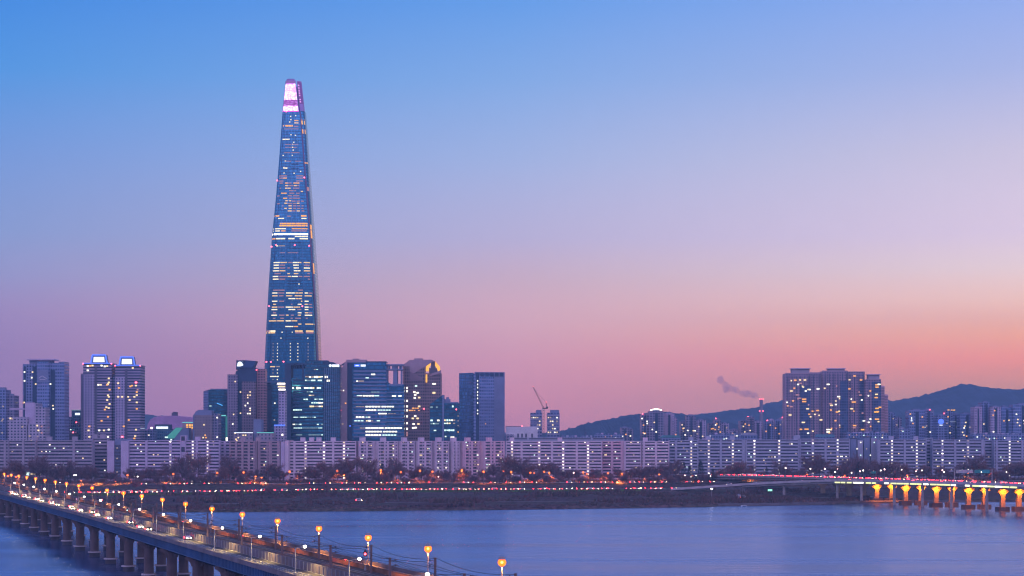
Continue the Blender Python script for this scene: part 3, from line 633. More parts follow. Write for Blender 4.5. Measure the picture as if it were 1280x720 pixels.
b.box('podium', F_LILAC, 343, 356.5, 532.5, None, -2, 12); b.box('blue_light_line', LIT['blue'], 343, 356.5, 530.8, 532.5, -2.4, -1.4); b.lit('hot', 353.3, 543.5, 1.6, 1.6, -2.2)

# pergola office
b = Bld('office_tower', 'dark blue banded office with an open roof pergola', 356, 425, 2060, 'office tower')
b.box('end_pier', wall_m['navy'], 356, 363.5, 454.5, None, 0, 24); pg = b.box('pergola_beam', wall_m['navy'], 363.5, 382, 454.2, 456, 0, 3)
b.box('pergola_beam', wall_m['navy'], 363.5, 382, 454.2, 456, 20, 24)
for i in range(7): b.box('pergola_slat', wall_m['navy'], 364.5 + i * 2.5, 365.6 + i * 2.5, 455, 460, 3, 20)
b.box('pergola_column', wall_m['navy'], 377.4, 379.4, 456, 474, 1, 3)
b.chain('wall', fa('band_glass', (0.03, 0.11, 0.16), (0.05, 0.26, 0.34), 2.2, 4.0, 0.9, 0.75, gmetal=0.85, wmetal=0.4, wrough=0.3), [(363.5, 3), (404, 0)], 24, [472.5, 471.5])
b.box('upper_block', F_NAVY, 381, 404, 451.5, 471.4, 1, 22); b.box('wing', F_NAVY, 404, 424.5, 455.5, None, 1.5, 26); b.box('roof_housing', wall_m['navy'], 381.5, 409.5, 450.3, 455.4, 4, 20); b.slab('roof_slope', wall_m['navy'], [(409.5, 455.6), (421, 455.6), (416, 452.5), (409.5, 452)], 5, 20)
b.bands('floor_band', wall_m['navy'], 366.5, 404, 474.5, 549, 4.65, 0.36, -0.6, 2.8)
for i in range(8): b.box('vertical_fin', wall_m['slate'], 405.4 + i * 2.4, 405.8 + i * 2.4, 459.5, None, 0.9, 1.5)
sg = b.box('lit_sign', LIT['signwhite'], 415, 424, 455.6, 458.6, -0.5, 0.6); MB().ball((b.X(412.8), 0.4, b.Z(457)), 1.6, 10, 6).build('lit_sign', LIT['signwhite'], b.root)
for (k, x0, x1, y, h) in (('white', 386, 403.5, 471.2, 2.2), ('dim', 381, 387, 470.8, 1.5), ('cool', 381, 402.5, 475.5, 1.6), ('hot', 365, 378.5, 485, 2.4), ('white', 380, 404, 485, 1.9), ('cool', 383, 391, 489.7, 1.3), ('white', 386, 393, 494.2, 1.5), ('cool', 379, 385, 499.2, 1.5), ('cool', 393, 404, 499, 1.4), ('cool', 386, 404, 503.5, 1.6), ('white', 387, 404, 508, 1.8), ('cool', 366, 378, 512.4, 1.6), ('cool', 366, 377, 530.5, 1.6), ('cool', 396, 404, 530.5, 1.6), ('dimcool', 367, 403, 535, 1.0), ('dimcool', 367, 395, 521.5, 1.0), ('dimcool', 370, 404, 543.6, 1.2), ('white', 392, 398, 461.8, 0.8)):
    b.strip(k, x0, x1, y, h, -0.7 if y > 473 else 0.4)
for i in range(6):
    b.lit('white', 406.4 + 2.4 * i, 471.2, 1.2, 2.2, 1.2); b.lit('white', 409 + 2.2 * i, 475.8, 1.2, 2.2, 1.2)
for y in (489, 494, 498.5, 503, 507.5): b.lit('white', 370, y, 1.3, 1.4, -0.7); b.lit('dim', 377.7, y, 1.1, 1.0, -0.7)
for i in range(14): b.lit('dimcool', 404.8 + 1.5 * (i % 9) * 1.4, (499, 503.3, 507.6, 521.5, 530.5)[i % 5], 0.9, 1.2, 1.2)
# plinth slot between
b = Bld('lift_tower', 'slim brown lift tower with a lit seam between the two blue banded offices', 424.6, 433, 2075, 'building')
b.box('wall', wall_m['brown'], 424.8, 433, 463, None, 4, 26); b.box('light_seam', LIT['white'], 425, 425.9, 535, None, 3.2, 4); b.slab('sloped_roof', wall_m['brown'], [(424.8, 463), (433, 463), (433, 452.5), (431, 452.5)], 5, 24)
for y in (479, 483, 487.8, 508, 513, 520): b.lit('white' if y != 513 else 'red', 425.4, y, 1.2, 1.6, 3.6)
b.lit('orange', 431.6, 504, 1.6, 1.4, 3.6); b.lit('white', 429, 488, 1.2, 1.2, 3.6); b.lit('dim', 428, 530, 1.6, 1.2, 3.6)

b = Bld('office_tower', 'tallest blue banded office with a blue and white roof sign, joined to a portal frame', 433, 505, 2085, 'office tower')
b.box('end_pier', wall_m['navy'], 433, 440.5, 453, None, 1.2, 26)
b.box('wall', fa('band_blue', (0.03, 0.08, 0.15), (0.07, 0.21, 0.36), 2.2, 4.0, 0.9, 0.75, gmetal=0.85, wmetal=0.4, wrough=0.3), 440.5, 483, 453, None, 0, 26)
b.box('low_wing', fm['band_blue'], 483, 505, 481, None, 1.4, 26); b.slab('sloped_end', fm['band_blue'], [(481.5, 481), (488, 481), (488, 479.5), (481.5, 476.5)], 1.6, 24)
b.box('roof_housing', wall_m['brown'], 432, 457.5, 449.4, 453, 6, 20); b.slab('roof_slope', wall_m['navy'], [(425, 456), (434, 450), (434, 456)], 8, 22); b.box('roof_housing', wall_m['brown'], 440, 448, 447.9, 449.4, 8, 14); b.box('parapet', wall_m['navy'], 457.5, 482.6, 451.6, 453, 0, 26)
b.bands('floor_band', wall_m['slate'], 442, 483, 463, 549, 4.55, 0.4, -0.6, 1.0); b.bands('floor_band', wall_m['slate'], 483.2, 504.6, 490, 549, 4.55, 0.22, 0.9, 2.0)
b.box('portal_beam', wall_m['slate'], 482.6, 504, 455, 456.8, 4, 22); b.box('portal_beam', wall_m['slate'], 482.6, 503, 460.8, 462.6, 4, 22)
for a, c in ((482.8, 484.2), (491, 496.4), (500.5, 502)): b.box('portal_column', wall_m['slate'], a, c, 456.8, 481, 5, 20)
for a in (485.5, 489.5, 494, 498.5): b.box('portal_strut', wall_m['slate'], a, a + 1, 456.8, 460.8, 5, 20)
b.box('portal_sill', wall_m['slate'], 486, 503, 479.8, 482, 1.2, 22)
b.box('lit_sign', LIT['blue'], 443, 449.6, 455.5, 458.4, -0.9, -0.1); b.box('lit_sign', LIT['signwhite'], 451, 457, 455.7, 458.2, -0.9, -0.1); b.box('lit_sign', LIT['signwhite'], 444.5, 448.4, 456.4, 457.4, -1.1, -0.9)
b.lit('blue', 437.6, 532.4, 1.6, 1.4, 0.9)
for (k, x0, x1, y, h) in (('white', 464, 469, 468, 1.5), ('cool', 457, 461, 472.3, 1.2), ('white', 445, 451, 476.4, 1.6), ('dim', 451, 455, 476.4, 1.2), ('dimcool', 464, 475, 490.2, 1.2), ('cool', 446, 453, 494.6, 1.2), ('white', 454, 468, 494.7, 1.5), ('cool', 468, 474, 494.7, 1.2), ('white', 490, 495, 495, 1.4), ('white', 498, 502, 495, 1.4), ('white', 457, 476, 508.3, 1.6), ('white', 477, 493, 508.3, 1.5), ('dim', 445, 456, 508.3, 1.0), ('white', 457, 471, 512.6, 1.4), ('cool', 472, 489, 512.6, 1.2), ('white', 473, 484, 517, 1.4), ('dim', 485, 495, 517, 0.9), ('white', 445, 456, 521.4, 1.7), ('cool', 457, 463, 521.4, 1.2), ('white', 457, 467, 526, 1.7), ('cool', 443, 455, 526, 1.2), ('cool', 471, 475, 526, 1.2), ('white', 457, 480, 535, 1.7), ('white', 481, 503, 535, 1.7), ('dim', 447, 456, 535, 1.2), ('white', 457, 478, 539.5, 1.6), ('white', 479, 497, 539.5, 1.5), ('white', 457, 477, 543.8, 1.6), ('cool', 478, 496, 543.8, 1.4), ('cool', 443, 455, 543.8, 1.2), ('white', 457, 463, 548, 1.3), ('white', 475, 479, 548, 1.3)):
    if x1 - x0 > 10:                                        # long lit floors are broken by the mullions
        n = int((x1 - x0) / 3.2)
        for i in range(n): b.strip(k, x0 + (x1 - x0) * i / n, x0 + (x1 - x0) * (i + 0.82) / n, y, h, -0.7)
    else: b.strip(k, x0, x1, y, h, -0.7)
for x, y in ((435.5, 468), (436, 474), (434, 499), (435, 511), (440, 518), (440.5, 534.5)): b.lit('cool', x, y, 1.3, 1.2, 1.0)
for x in (459, 468): b.lit('white', x, 453.6, 1.4, 1.0, -0.3)

b = Bld('gold_cornered_tower', 'brown faceted tower with gold lit roof corners beside the portal frame', 503, 553, 2110, 'tower')
b.slab('wall', fa('gold_brown', (0.24, 0.16, 0.15), (0.06, 0.055, 0.09), 2.6, 3.6, 0.55, 0.5), [(504, 552), (531, 552), (531, 458), (512, 470), (512, 458), (504, 458)], 0, 26)
b.slab('roof', wall_m['brown'], [(503.5, 458), (504, 455.5), (507, 453.6), (512, 449.6), (540.5, 449.6), (540.5, 452), (532, 458), (531.5, 462), (512, 468)], 2, 24); b.box('roof_housing', wall_m['brown'], 517, 528, 447.6, 449.6, 8, 16)
b.slab('facet', mat('facet_stone', (0.26, 0.17, 0.19), 0.7), [(512, 477), (512, 464), (528, 472), (528, 475)], -0.8, 0)
b.box('corner_wing', fm['gold_brown'], 531.2, 551.5, 466.5, None, 2, 26); b.slab('gable', wall_m['brown'], [(535, 471), (551.4, 466), (551.4, 462), (546, 465), (541, 466)], 1.2, 3)
b.slab('stair_step', wall_m['dark'], [(536, 466), (536, 460), (538.5, 460), (538.5, 452), (543.5, 451), (543.5, 460), (546, 460), (546, 466)], 5, 22)
b.slab('gold_light', LIT['gold'], [(532, 464), (532.4, 458), (535, 454.5), (538.3, 451), (538.3, 456), (536, 459.5), (536, 464)], 3, 4.6); b.slab('gold_light', LIT['gold'], [(543.7, 451.5), (546, 454), (549.5, 458), (550.5, 464.5), (547.5, 463.8), (545.6, 459.6), (543.7, 457)], 3, 4.6); b.box('gold_light', LIT['gold'], 532, 534, 468, 478, 1, 2)
for x, y in ((508.8, 485), (508.8, 489), (508.8, 501), (508.8, 508), (508.8, 513), (508.8, 520.5), (508.8, 529), (508.8, 536), (508.8, 541), (508.8, 544)): b.lit('white' if y < 540 else 'rose', x, y, 1.7, 2.2, -0.2)
for x, y, k in ((520, 482.4, 'cool'), (518, 490, 'white'), (519, 493.5, 'white'), (522, 491, 'white'), (518.5, 497.4, 'white'), (524, 497, 'warm'), (519, 520, 'white'), (516, 523, 'warm'), (522, 523, 'warm'), (517, 530, 'white'), (523, 530, 'warm'), (516.5, 535, 'white'), (519.5, 534.6, 'white'), (524, 508, 'warm')): b.lit(k, x, y, 2.6, 1.8, -0.2)
for x0, x1, y in ((515, 523.5, 510.2), (511, 525, 513)): b.strip('orange', x0, x1, y, 1.3, -0.3)
b.lit('white', 542.5, 479.8, 4, 1.7, 1.8); b.lit('warm', 542.3, 491, 3.4, 2.2, 1.8); beacon(b, 530, 511, -0.8)

b = Bld('stepped_office', 'small stepped dark teal office with a blade wall, before the plain slab office', 537, 574, 2030, 'building')
b.slab('wall', F_NAVY, [(537, 552), (553, 552), (553, 494), (546, 499), (538, 505), (537, 507)], 0, 20); b.box('blade_wall', wall_m['slate'], 553, 555, 493.5, None, -1, 20); b.box('wing', F_NAVY, 555, 573.5, 504, None, 0.6, 20); b.box('roof_housing', wall_m['slate'], 555.2, 562.6, 499, 504, 2, 16); b.box('roof_housing', wall_m['slate'], 557.5, 561, 496.4, 499, 4, 12); b.box('roof_rail', wall_m['slate'], 563, 573, 502.5, 504, 2, 4)
for (k, x0, x1, y, h) in (('dimcool', 537.8, 541, 509, 1.8), ('dimcool', 545, 547, 509, 1.6), ('cool', 538, 541, 525.5, 1.8), ('cool', 543, 549.5, 525.5, 1.6), ('dimcool', 538, 549, 529.5, 1.5), ('cool', 542, 549, 538, 1.6), ('white', 554.8, 569, 525.3, 2.0), ('white', 555, 569, 529.2, 1.6), ('cool', 555, 568, 537.8, 2.0), ('white', 563, 568, 546.5, 1.4), ('cool', 565, 567, 508, 2.0), ('cool', 556, 558, 545.6, 1.5)): b.strip(k, x0, x1, y, h, -0.2 if x0 < 553 else 0.4)
beacon(b, 570.4, 511.8, -1); beacon(b, 544.5, 505, 1)
for y in (520, 526, 532, 540): b.lit('orange' if y == 540 else 'dim', 572.6, y, 1, 1.4, 0.4)

b = Bld('slab_office', 'plain blue grey slab office with fine vertical fins and a recessed crown', 573.5, 631, 2140, 'office tower')
b.chain('wall', F_SLATE, [(573.5, 20), (592, 0), (630.5, 5)], 44, 467); b.chain('side_wall', F_CURT, [(573.2, 19.6), (591.8, -0.5)], 30, 465.8); b.chain('crown', wall_m['slate'], [(593, 0.2), (630.8, 5)], 30, 465)
for i in range(6): 
    x = 594.5 + i * 6; b.chain('crown_panel', wall_m['navy'], [(x, -0.2 + 0.13 * (x - 592)), (x + 4.8, -0.2 + 0.13 * (x + 4.8 - 592))], 5, 465.8, 470.5)
for i in range(19):
    x = 599 + i * 1.65; b.chain('vertical_fin', wall_m['slate'], [(x, -0.4 + 0.13 * (x - 592)), (x + 0.35, -0.4 + 0.13 * (x + 0.35 - 592))], 6, 498)
b.chain('edge_strip', wall_m['navy'], [(595, 0.15), (599, 0.7)], 4, 470.5)
for y in (476, 480.5, 484.5, 490, 494, 498, 503.5, 513, 517): b.lit('white', 597, y, 1.1, 1.6, 0.3)
b.lit('orange', 607, 529.8, 0.9, 1.0, 1.6)

b = Bld('low_hall', 'low white hall with tall dark slots and a red roof light', 631, 672, 2150, 'building')
b.box('wall', wall_m['white'], 632, 672, 533.5, None, 0, 30)
for x in (646.5, 651.5, 656.5, 664): b.box('window_slot', wall_m['dark'], x, x + 2.2, 542, None, -0.4, 0)
b.box('low_wing', F_GREY, 632, 642, 543, None, -8, 0); beacon(b, 652.5, 532.6, 1); b.box('roof_edge', wall_m['dark'], 632, 652, 532.8, 533.5, 0.5, 1.5)
for a, c, l in ((663, 677.5, 'unfinished blue tower block on the near side of the crane mast'), (684, 699.5, 'unfinished blue tower block with lit floors on the far side of the crane mast')):
    b = Bld('unfinished_tower', l, a, c, 2400, 'tower'); b.box('wall', fa('unfin', (0.20, 0.22, 0.36), (0.07, 0.10, 0.2), 4.0, 4.2, 0.6, 0.5), a, c, 516, None, 0, 22)
    b.box('roof_housing', wall_m['slate'], a + (7 if a < 670 else 4), c - 0.5, 512.4, 516, 4, 18)
    for i in range(6): b.box('floor_slab', wall_m['blue'], a - 0.2, c + 0.2, 519 + i * 4.6, 520.2 + i * 4.6, -0.6, 0.4)
    for i in range(22): b.lit(rnd.choice(['white', 'warm', 'dim']), a + 1.5 + rnd.randrange(5) * 2.6 * (c - a) / 15, 522 + rnd.randrange(5) * 4.6, 1.8, 1.6, -0.2)
# tower crane
b = Bld('tower_crane', 'tower crane with a steep raised jib between two unfinished blue towers', 674, 686, 2380, 'crane')
def lattice(name, p, q, w, n=10, parent=None):
    m = MB(); p, q = Vector(p), Vector(q); d = q - p; s = Vector((1, 0, 0)) if abs(d.normalized().z) > 0.5 else Vector((0, 0, 1)); t = Vector((0, 1, 0))
    cs = [(-1, -1), (1, -1), (1, 1), (-1, 1)]
    for a, c in cs: m.tube(p + (s * a + t * c) * w, q + (s * a + t * c) * w * 0.8, 0.15, n=4)
    for i in range(n):
        for (a, c), (e, f) in zip(cs, cs[1:] + cs[:1]): m.tube(p + d * i / n + (s * a + t * c) * w, p + d * (i + 1) / n + (s * e + t * f) * w, 0.09, n=4, cap=False)
    return m.build(name, mat('crane_steel', (0.07, 0.06, 0.09), 0.6, 0.2), parent)
cz = lambda y: b.Z(y)
lattice('mast', (b.X(679.4), 0, 0), (b.X(679.4), 0, cz(511)), 1.0, 20, b.root); lattice('jib', (b.X(680), 0, cz(511)), (b.X(666.3), 0, cz(483.4)), 0.7, 16, b.root)
b.box('machine_deck', dark_m, 678, 684.5, 509.6, 511, -1.6, 1.6); lattice('back_frame', (b.X(683.4), 0, cz(510)), (b.X(682.6), 0, cz(503)), 0.5, 4, b.root); b.box('counterweight', dark_m, 683, 685, 508.4, 510.6, -1.2, 1.2); b.box('cab', wall_m['white'], 677.2, 678.8, 510.8, 512.6, -1.6, 0.4)
MB().tube((b.X(682.6), 0, cz(503)), (b.X(668), 0, cz(487)), 0.12).build('pendant_line', dark_m, b.root); beacon(b, 682.6, 502.4, 0, 0.35); beacon(b, 666.4, 483, 0, 0.2)

def point_tower(label, parts, Y, f=None, lits=6, kinds=('warm', 'dim', 'white', 'orange'), beacons=(), group=None, name='residential_tower'):
    x0 = min(p[0] for p in parts); x1 = max(p[1] for p in parts); b = Bld(name, label, x0, x1, Y, 'tower', group=group)
    for i, p in enumerate(parts):
        a, c, y = p[:3]; m = p[3] if len(p) > 3 else (f or F_GREY); d = 0.0 if i == 0 else 2.0 + 3 * (i % 3)
        b.box('wall' if i == 0 else 'wing', m, a, c, y, None, d, d + 20)
        w = (c - a); b.box('roof_housing', wall_m['slate'], a + w * 0.3, c - w * 0.25, y - 1.6, y, d + 4, d + 14)
        if w > 5: b.box('window_strip', wall_m['navy'], a + w * 0.42, a + w * 0.62, y + 2, None, d - 0.4, d)
    for k in range(lits):
        p = rnd.choice(parts); i = parts.index(p); d = 0.0 if i == 0 else 2.0 + 3 * (i % 3)
        b.lit(rnd.choice(kinds), rnd.uniform(p[0] + 0.8, p[1] - 0.8), rnd.uniform(p[2] + 3, 547), 1.7, 1.5, d - 0.25)
    for x, y in beacons: beacon(b, x, y, 3)
    return b
PT = point_tower
PT('dark block with a notched roof before the low hill', [(776, 786, 534.5), (784, 792, 536)], 2300, F_GREY, 3)
b = PT('tower with a row of white rooftop lights between two pale slabs', [(811, 829.5, 514), (801.5, 811, 518)], 2320, F_GREY, 10, beacons=((803.5, 517.4),))
for i in range(7): b.lit('hot', 814 + i * 2.1, 512.6 - 1.4 * math.sin(i / 6 * math.pi), 1.4, 1.3, 2, 'roof_light')
PT('blank pale lilac slab tower beside the rooftop lights', [(829.8, 843, 516.5, fa('blank', (0.40, 0.32, 0.44), (0.28, 0.24, 0.34), 6, 3.2, 0.3, 0.4)), (843, 847, 522)], 2340, F_LILAC, 1)
PT('low group tower with three heights, darkest in the middle', [(858, 870, 519.5), (851, 858.5, 527), (869.5, 883.5, 525, F_LILAC)], 2380, F_GREY, 12)
PT('pair of joined towers with a pale end slab, before the ridge foot', [(893, 901.5, 524.5), (886.5, 893, 529), (901.5, 912, 529, F_LILAC)], 2400, F_GREY, 10, beacons=((895, 523),))
PT('low pale tower between two joined tower groups', [(913, 923.5, 537, F_LILAC)], 2450, F_LILAC, 3)
PT('three step tower with a white cap, beside the chimney', [(934.5, 943, 521), (925.5, 934.5, 526), (943, 953.5, 526.5, F_LILAC)], 2400, F_GREY, 10, kinds=('warm', 'orange'), beacons=((935.5, 521),))
PT('dark tower just beyond the chimney with two red lights', [(954.5, 967, 527, F_BLUE), (963, 968, 524, F_LILAC)], 2420, F_GREY, 6, beacons=((959.5, 525.4), (956.5, 531)))
PT('dark tower tucked against the clustered apartment towers', [(968.5, 977, 525, F_BLUE), (977, 982, 522, F_LILAC)], 2440, F_GREY, 4, beacons=((978.6, 521.6),))
b = Bld('low_block', 'low pale blue roofed hall before the towers by the chimney', 929, 947, 2050, 'building'); b.box('wall', F_BLUE, 929, 947, 543.5, None, 0, 18); b.slab('roof', wall_m['blue'], [(928.6, 543.5), (947.4, 543.5), (944, 541.4), (932, 541.4)], -0.5, 18)
b = Bld('low_block', 'low teal roofed hall before the clustered apartment towers', 1021, 1044, 2030, 'building'); b.box('wall', F_BLUE, 1022, 1043, 546, None, 0, 18); b.slab('roof', mat('teal_roof', (0.10, 0.26, 0.34), 0.6), [(1021, 546), (1044, 546), (1042, 543), (1023, 543)], -0.5, 18)
b = Bld('low_block', 'low teal roofed hall before the blank pale lilac slab tower', 826, 852, 2030, 'building'); b.box('wall', F_BLUE, 827, 851, 547, None, 0, 18); b.slab('roof', mat('green_roof', (0.08, 0.24, 0.27), 0.6), [(826, 547), (852, 547), (848, 544), (830, 544)], -0.5, 18)

# chimney
b = Bld('chimney_stack', 'tall slim chimney stack with red warning lights and a drifting plume', 949, 954, 2700, 'chimney')
MB().lathe([(3.0, 0), (2.7, b.Z(530)), (2.4, b.Z(499.5)), (2.0, b.Z(499.5)), (2.0, b.Z(500.5))], 16, (0, 0, 0)).build('stack', mat('stack_concrete', (0.22, 0.22, 0.30), 0.8), b.root)
for y in (513.7, 499.8): MB().lathe([(2.6, 0), (3.3, 0), (3.3, 1.0), (2.6, 1.0)], 16, (0, 0, b.Z(y))).build('gallery', steel_m, b.root)
for x, y in ((949.3, 499), (951.5, 498.8), (953.5, 499), (949.3, 513.8), (953.4, 513.8)): beacon(b, x, y, -2.8)
def plume():
    m = bpy.data.materials.new('steam'); m.use_nodes = True; t = m.node_tree; t.nodes.clear()
    v = N(t, 'ShaderNodeVolumePrincipled'); v.inputs['Color'].default_value = (0.50, 0.62, 0.98, 1); v.inputs['Density'].default_value = 0.045
    out = N(t, 'ShaderNodeOutputMaterial'); link(t, v.outputs[0], out.inputs['Volume'])
    rings = []
    path = [(949, 497.6, 0.4), (946, 496, 1.6), (942.5, 494.2, 2.6), (938.5, 493, 2.4), (935, 492.2, 3.2), (931, 491.6, 2.4), (927, 491.4, 2.6), (923, 490, 1.6), (920.5, 488.2, 2.4), (917, 486.6, 2.8), (913, 486.4, 2.4), (909, 486, 3.4), (906.5, 482.5, 3.6), (904, 478.5, 2.0), (902, 475.4, 2.8), (899, 473.4, 3.2), (896.5, 473, 1.6), (895, 473, 0.5)]
    for i, (x, y, r) in enumerate(path):
        c = P(x, y, 2700); rr = r * 2700 / F * 1.9 * (0.9 + 0.2 * (i % 3) / 2)
        rings.append([(c.x + 0.5 * rr * math.sin(a) + rr * 0.25 * noise.noise((i * 0.7, k * 0.9, 4)), c.y + rr * math.cos(a), c.z + rr * math.sin(a) * (0.8 + 0.5 * noise.noise((i, k * 1.3, 7)))) for k, a in enumerate([2 * math.pi * j / 12 for j in range(12)])])
    o_ = MB().loft(rings).build('steam_smoke', m)
    import bmesh
    bm = bmesh.new(); bm.from_mesh(o_.data); bmesh.ops.recalc_face_normals(bm, faces=bm.faces); bm.to_mesh(o_.data); bm.free()
    return struct(o_, 'stuff')
plume()

# clustered apartment towers
F_CL = fa('cluster', (0.32, 0.23, 0.30), (0.08, 0.08, 0.14), 3.0, 3.2, 0.5, 0.45)
F_CLW = fa('cluster_glass', (0.10, 0.12, 0.20), (0.06, 0.10, 0.2), 3.0, 3.2, 0.85, 0.7)
def cluster(label, spec, rise, lits, glass, Y):
    x0 = min(s[0] for s in spec); x1 = max(s[1] for s in spec); b = Bld('clustered_tower', label, x0, x1, Y, 'tower')
    for i, (a, c, y, d) in enumerate(spec): b.box('wall' if i == 0 else 'wing', F_CL, a, c, y, None, d, d + 22); b.box('parapet', wall_m['brown'], a, c, y - 0.8, y, d + 0.2, d + 1)
    for a, c, y0, y1 in rise: b.box('crown', wall_m['grey'], a, c, y0, y1, 6, 18); b.box('crown_plate', wall_m['lilac'], a - 1.2, c + 1.2, y0 - 0.9, y0, 4, 20)
    for a, c, y, d in glass: b.box('glass_bay', F_CLW, a, c, y, None, d - 0.8, d + 0.2)
    for i, (a, c, y, d) in enumerate(spec):
        n = max(2, int((c - a) / 5))
        for j in range(n): b.box('window_strip', wall_m['navy'], a + (c - a) * (j + 0.55) / n, a + (c - a) * (j + 0.55) / n + 0.9, y + 3, None, d - 0.25, d + 0.1)
        b.box('corner_slot', wall_m['dark'], c - 0.9, c - 0.1, y + 1, None, d - 0.5, d + 0.2)
    for x, y, k, w in lits: b.lit(k, x, y, w, 1.5, -1.2)
    return b
def rl(x0, x1, y0, y1, n, ks=('orange', 'warm', 'white', 'rose')): return [(rnd.uniform(x0, x1), y0 + (y1 - y0) * rnd.random(), rnd.choice(ks), rnd.choice([1.6, 2.2, 3.4])) for _ in range(n)]
cluster('widest brown apartment tower of the cluster beside the chimney', [(981.5, 1013, 467, 0), (1013, 1027, 466, 3)], [(991, 1013, 461, 467)],
        [(994, 475.3, 'orange', 3), (989, 475.8, 'warm', 1.6), (1000, 475, 'warm', 2.2), (1006, 475, 'warm', 3), (1004, 484, 'warm', 2), (1012, 487, 'white', 2), (1005, 499, 'orange', 5), (1005, 502, 'orange', 5), (1004, 528, 'warm', 4), (1008, 536.5, 'orange', 5), (1001, 536.6, 'orange', 3), (1013, 521, 'warm', 2)] + rl(983, 1026, 474, 546, 26), [(1001, 1013, 482, 0)], 2180)
cluster('tallest brown apartment tower in the middle of the cluster', [(1028, 1060, 464, -1), (1060, 1081.5, 465, 3)], [(1037, 1057, 461, 464)],
        [(1054, 478, 'orange', 4), (1054, 492, 'orange', 3), (1055, 505, 'orange', 6), (1053, 513, 'warm', 4), (1046, 515, 'orange', 3), (1053, 534, 'gold', 7), (1035, 537, 'white', 4), (1035, 540, 'white', 4), (1067, 502.6, 'orange', 5), (1077, 500, 'white', 2), (1068, 532, 'orange', 4), (1078, 537, 'gold', 4), (1068, 470, 'orange', 3), (1076, 475, 'orange', 3)] + rl(1029, 1080, 472, 546, 34), [(1050, 1060, 476, -1), (1075.5, 1081, 476, 3)], 2200)
cluster('slimmest brown apartment tower of the cluster with a square glass head', [(1082.5, 1101.5, 474.5, 1)], [(1087, 1100.5, 468.5, 474.5)],
        [(1096, 481, 'orange', 4), (1096, 484, 'orange', 4), (1095, 497, 'orange', 4), (1096, 510.5, 'gold', 4), (1095, 515, 'gold', 5), (1096, 524, 'orange', 5)] + rl(1084, 1100, 480, 546, 12), [(1090, 1101, 477, 1)], 2190)
b = Bld('slim_tower', 'slim lattice fronted tower in pink dusk glow at the edge of the cluster', 1101.5, 1111.5, 2230, 'tower')
b.box('wall', wall_m['pink'], 1101.5, 1106.5, 482, None, 4, 18); b.box('wing', wall_m['pink'], 1106.5, 1111, 493, None, 4, 18)  # pink wall colour stands for the dusk glow on this side
for i in range(19): b.box('balcony', wall_m['brown'], 1101.8, 1106.4, 484 + i * 3.4, 485.6 + i * 3.4, 3, 4); 
for i in range(16): b.box('balcony', wall_m['brown'], 1106.8, 1110.8, 495 + i * 3.4, 496.6 + i * 3.4, 3, 4)

PT('low dark tower by the slim lattice fronted tower', [(1111, 1118.5, 516, F_BLUE), (1119.5, 1128, 522, F_LILAC)], 2350, F_BLUE, 2)
b = PT('slate tower with a small lit upright sign', [(1136, 1156, 512.5, F_SLATE), (1155.5, 1168.5, 512, F_BLUE)], 2330, F_SLATE, 8, beacons=((1163, 512), (1142, 513.4)))
b.lit('signwhite', 1139.4, 523, 1.4, 3.0, -0.5, 'lit_sign'); b.lit('signwhite', 1139.4, 526, 2.2, 1.2, -0.5, 'lit_sign')
b = Bld('emblem_tower', 'pale blue tower with a glowing round blue emblem', 1171, 1182, 2280, 'tower')
b.box('wall', F_BLUE, 1171, 1182, 519.5, None, 0, 20); b.box('roof_housing', wall_m['slate'], 1174, 1180, 518, 519.5, 4, 14)
def disc(name, r0, r1, x, y, d, m, par):
    me = MB().lathe([(max(r0, 0.01), -0.15), (r1, -0.15), (r1, 0.15), (max(r0, 0.01), 0.15)], 20).mesh(name, m); o = bpy.data.objects.new(name, me); C.objects.link(o); o.parent = par; o.location = (b.X(x), d, b.Z(y)); o.rotation_euler = (math.radians(90), 0, 0); return o
eb = disc('emblem', 0, 3.4, 1176.2, 527, -0.3, LIT['blue'], b.root); disc('ring', 3.1, 3.5, 1176.2, 527, -0.6, emit('ring_light', (0.7, 0.8, 1.0), 0.8), eb)
MB().slab([(b.X(1176.2) - 1.6, b.Z(527) - 0.4), (b.X(1176.2), b.Z(527) - 1.8), (b.X(1176.2) + 1.6, b.Z(527) - 0.4), (b.X(1176.2), b.Z(527) + 1.8)], -0.7, -0.5).build('star_mark', LIT['signwhite'], eb)
b.lit('signwhite', 1176.2, 531.4, 4, 0.9, -0.3, 'lit_sign')
b = PT('dark tower with orange and red roof lights beside the emblem tower', [(1182.5, 1191, 513, F_BLUE), (1191.5, 1200, 517.5, F_SLATE)], 2340, F_BLUE, 6, beacons=((1180.8, 516.8), (1188, 514.5)))
for x in (1186, 1190, 1193): b.lit('gold', x, 512.6, 2.4, 1.2, 1.5, 'roof_light')
PT('slate tower with a flat head and two lit storeys', [(1200.5, 1217, 517, F_SLATE)], 2320, F_SLATE, 8)
PT('pale lilac slab tower with blank front, beside the tallest far tower', [(1218, 1227.5, 508.5, fm['blank'])], 2300, F_LILAC, 1)
PT('tallest dark slate tower before the far ridge', [(1227.5, 1238, 503, F_BLUE)], 2310, F_BLUE, 2)
PT('lilac slab tower between two dark towers under the ridge', [(1238.3, 1251, 508.5, F_LILAC)], 2300, F_LILAC, 4)
PT('slate tower with a chamfered roof under the ridge', [(1251.5, 1266, 510, F_SLATE), (1254, 1261, 508)], 2310, F_SLATE, 5)
PT('tall slate tower cut by the picture edge under the ridge', [(1266.5, 1292, 505.5, F_SLATE)], 2305, F_SLATE, 9)
